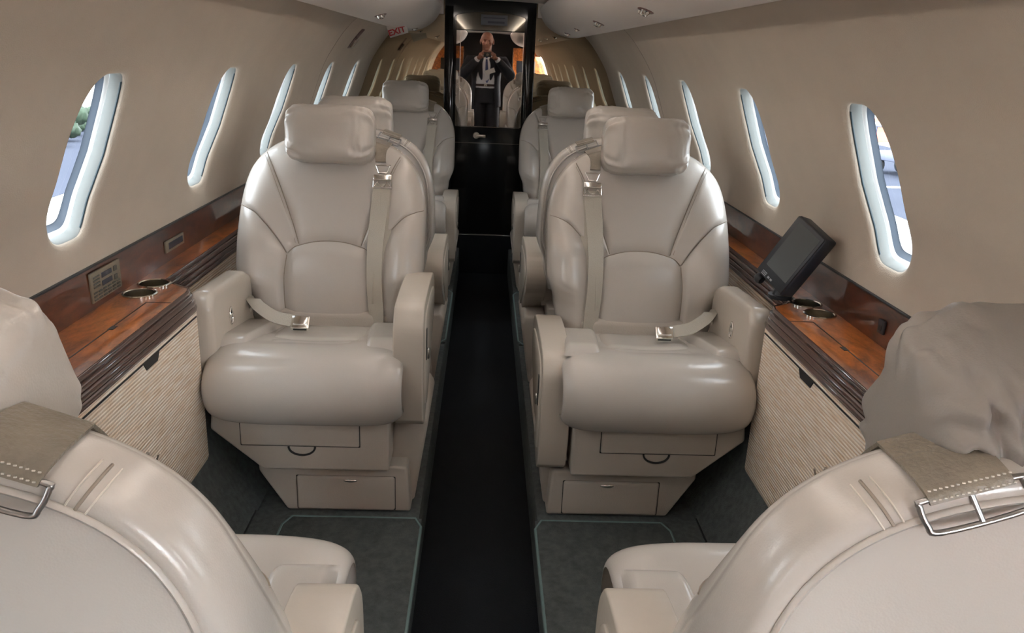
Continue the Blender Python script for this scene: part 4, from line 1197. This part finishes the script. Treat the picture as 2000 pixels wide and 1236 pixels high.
# ------------------------------------------------------------------ outside
b = B(); b.box((0, 60, -1.95), (600, 900, 0.1)); struct('ground_apron', b, 'apron')
b = B()
b.prism([(-8.7, -40), (-8.7, 140), (-15.0, 140), (-15.0, -40)], 'z', -1.93, -1.89)
b.prism([(9.4, -40), (9.4, 140), (17.5, 140), (17.5, -40)], 'z', -1.93, -1.89)
struct('ground_asphalt', b, 'asphalt')
random.seed(3)
def shrub(x, y, h, lab):
    t = thing('shrub', lab, 'shrub', (x, y, -1.9), 0, 'shrubs along the far side of the asphalt')
    b = B()
    for i in range(16):
        a = random.random()*2*pi; r = h*0.42*sqrt(random.random()); zz = h*(0.30+0.55*random.random())
        c = Vector((r*cos(a), r*sin(a), zz)); q = h*(0.20+0.12*random.random())
        def fn(u, v, c=c, q=q):
            d = Vector((cos(pi*(v-.5))*cos(2*pi*u), cos(pi*(v-.5))*sin(2*pi*u), sin(pi*(v-.5))))
            return c+d*q*(1+0.35*noise.noise(d*2.5+c))
        b.grid(fn, 14, 10, cu=True)
    obj('crown', b, 'leaf', t, smooth=180)
    obj('trunk', B().tube([(0, 0, -0.02), (0.05*h, 0, h*0.3), (0.02*h, 0.03*h, h*0.6)], [0.05*h, 0.035*h, 0.02*h], 10), 'bark', t)
kinds = ['green shrub outside the window above the keypads, nearest of the row', 'green shrub outside the window above the keypads, second of the row', 'green shrub outside the window above the keypads, middle of the row', 'green shrub outside the window above the keypads, second from the far end', 'green shrub outside the window above the keypads, farthest of the row']
for i in range(5): shrub(-12.6-0.5*i, 24.2+1.5*i, 0.60+0.25*((i*7) % 3)/2, kinds[i])
t = thing('safety_barrier', 'orange and white safety barrier on the apron outside the window above the monitor', 'barrier', (18.3, 37.4, -1.9), 0.4)
obj('lower_block', B().prism([(-0.35, 0), (0.35, 0), (0.16, 0.45), (0.14, 1.05), (-0.14, 1.05), (-0.16, 0.45)], 'x', -1.3, 1.3, 0.04, 2), 'hangar_red', t)
obj('white_band', B().box((0, 0, 0.78), (2.62, 0.36, 0.22), 0.01, 1), 'line_white', t, label='white band')
t = thing('baggage_cart', 'dark baggage cart parked on the asphalt outside the window above the monitor', 'cart', (13.3, 24.9, -1.89), 0.3)
obj('bed', B().box((0, 0, 0.55), (1.2, 2.2, 0.25), 0.04, 2), 'cart_paint', t)
obj('canopy', B().box((0, 0, 1.45), (1.2, 2.2, 0.06), 0.02, 2), 'cart_paint', t)
for sx in (-1, 1):
    for sy in (-1, 1):
        obj('post', B().tube([(sx*0.54, sy*1.0, 0.6), (sx*0.54, sy*1.0, 1.45)], 0.03, 8), 'cart_paint', t)
        obj('wheel', B().lathe([(0.0, 0.09), (0.20, 0.09), (0.25, 0.05), (0.25, -0.05), (0.20, -0.09), (0, -0.09)], 20, Matrix.Translation((sx*0.48, sy*0.75, 0.25)) @ Matrix.Rotation(pi/2, 4, 'Y')), 'tyre', t)
b = B(); b.ribbon([q for q in cr([(9.6, 21.5, -1.886), (11.4, 22.2, -1.886), (13.5, 22.0, -1.886), (16.5, 20.5, -1.886)], 8)], 0.30, Vector((0.3, 1, 0)), 0.004); o = obj('ground_line', b, 'line_white'); o['kind'] = 'structure'

# ------------------------------------------------------------------ light
w = bpy.data.worlds.new('world'); scene.world = w; w.use_nodes = True
bg = w.node_tree.nodes['Background']; bg.inputs['Color'].default_value = (0.90, 0.95, 1.0, 1); bg.inputs['Strength'].default_value = 20.0
ADDED_FILL = 12  # power of the added fill strips
def area(name, loc, rot, sx, sy, power, col=(1, 1, 1), portal=False):
    l = bpy.data.lights.new(name, 'AREA'); l.shape = 'RECTANGLE'; l.size = sx; l.size_y = sy; l.energy = power; l.color = col
    if portal: l.cycles.is_portal = True
    o = bpy.data.objects.new(name, l); COL.objects.link(o); o.location = loc; o.rotation_euler = rot; return o
for sg in (-1, 1):
    for k, yc in enumerate(WY):
        if sg > 0 and k == 0: continue
        p = cyl(sg, S_MID, yc, RAD+0.10); n = (cyl(sg, S_MID, yc)-p).normalized()
        area('window_portal', p, n.to_track_quat('-Z', 'Y').to_euler(), 0.36, 0.36, 1, portal=True)
for sg in (1,): area('added_opening_portal', (X0+sg*0.90, sum(ADDED_OPENING_Y)/2, 0.55), Vector((-sg, 0, 0)).to_track_quat('-Z', 'Y').to_euler(), 1.7, 1.1, 1, portal=True)  # sampling portal for the added daylight opening

for sg in (-1, 1):
    area('added_fill_light', (X0+sg*0.345, 1.25, 1.462), Vector((-sg*0.75, 0, 0.65)).to_track_quat('-Z', 'Y').to_euler(), 4.3, 0.025, ADDED_FILL, (1.0, 0.99, 0.98))  # fill strips added above the valances to brighten the cabin
# ------------------------------------------------------------------ camera
R = ((0.99873798, 0.02964185, 0.04054396), (-0.02929575, -0.31187766, 0.94967051), (0.04079475, -0.94965977, -0.31061568))
cd = bpy.data.cameras.new('camera'); cd.sensor_width = 36.0; cd.lens = 1556/2000*36; cd.clip_start = 0.008; cd.clip_end = 1000
co = bpy.data.objects.new('camera', cd); COL.objects.link(co)
m3 = Matrix([[R[i][0], -R[i][1], -R[i][2]] for i in range(3)])
co.matrix_world = Matrix.Translation((0, 0, 1.2)) @ m3.to_4x4()
scene.camera = co
vs = scene.view_settings; vs.view_transform = 'Standard'; vs.look = 'None'; vs.gamma = 1.0; vs.use_curve_mapping = False; vs.exposure = 1.22
scene.cycles.use_denoising = True
scene.cycles.max_bounces = 12; scene.cycles.diffuse_bounces = 6; scene.cycles.glossy_bounces = 6; scene.cycles.transparent_max_bounces = 12
scene.cycles.sample_clamp_indirect = 12
scene.cycles.caustics_reflective = True
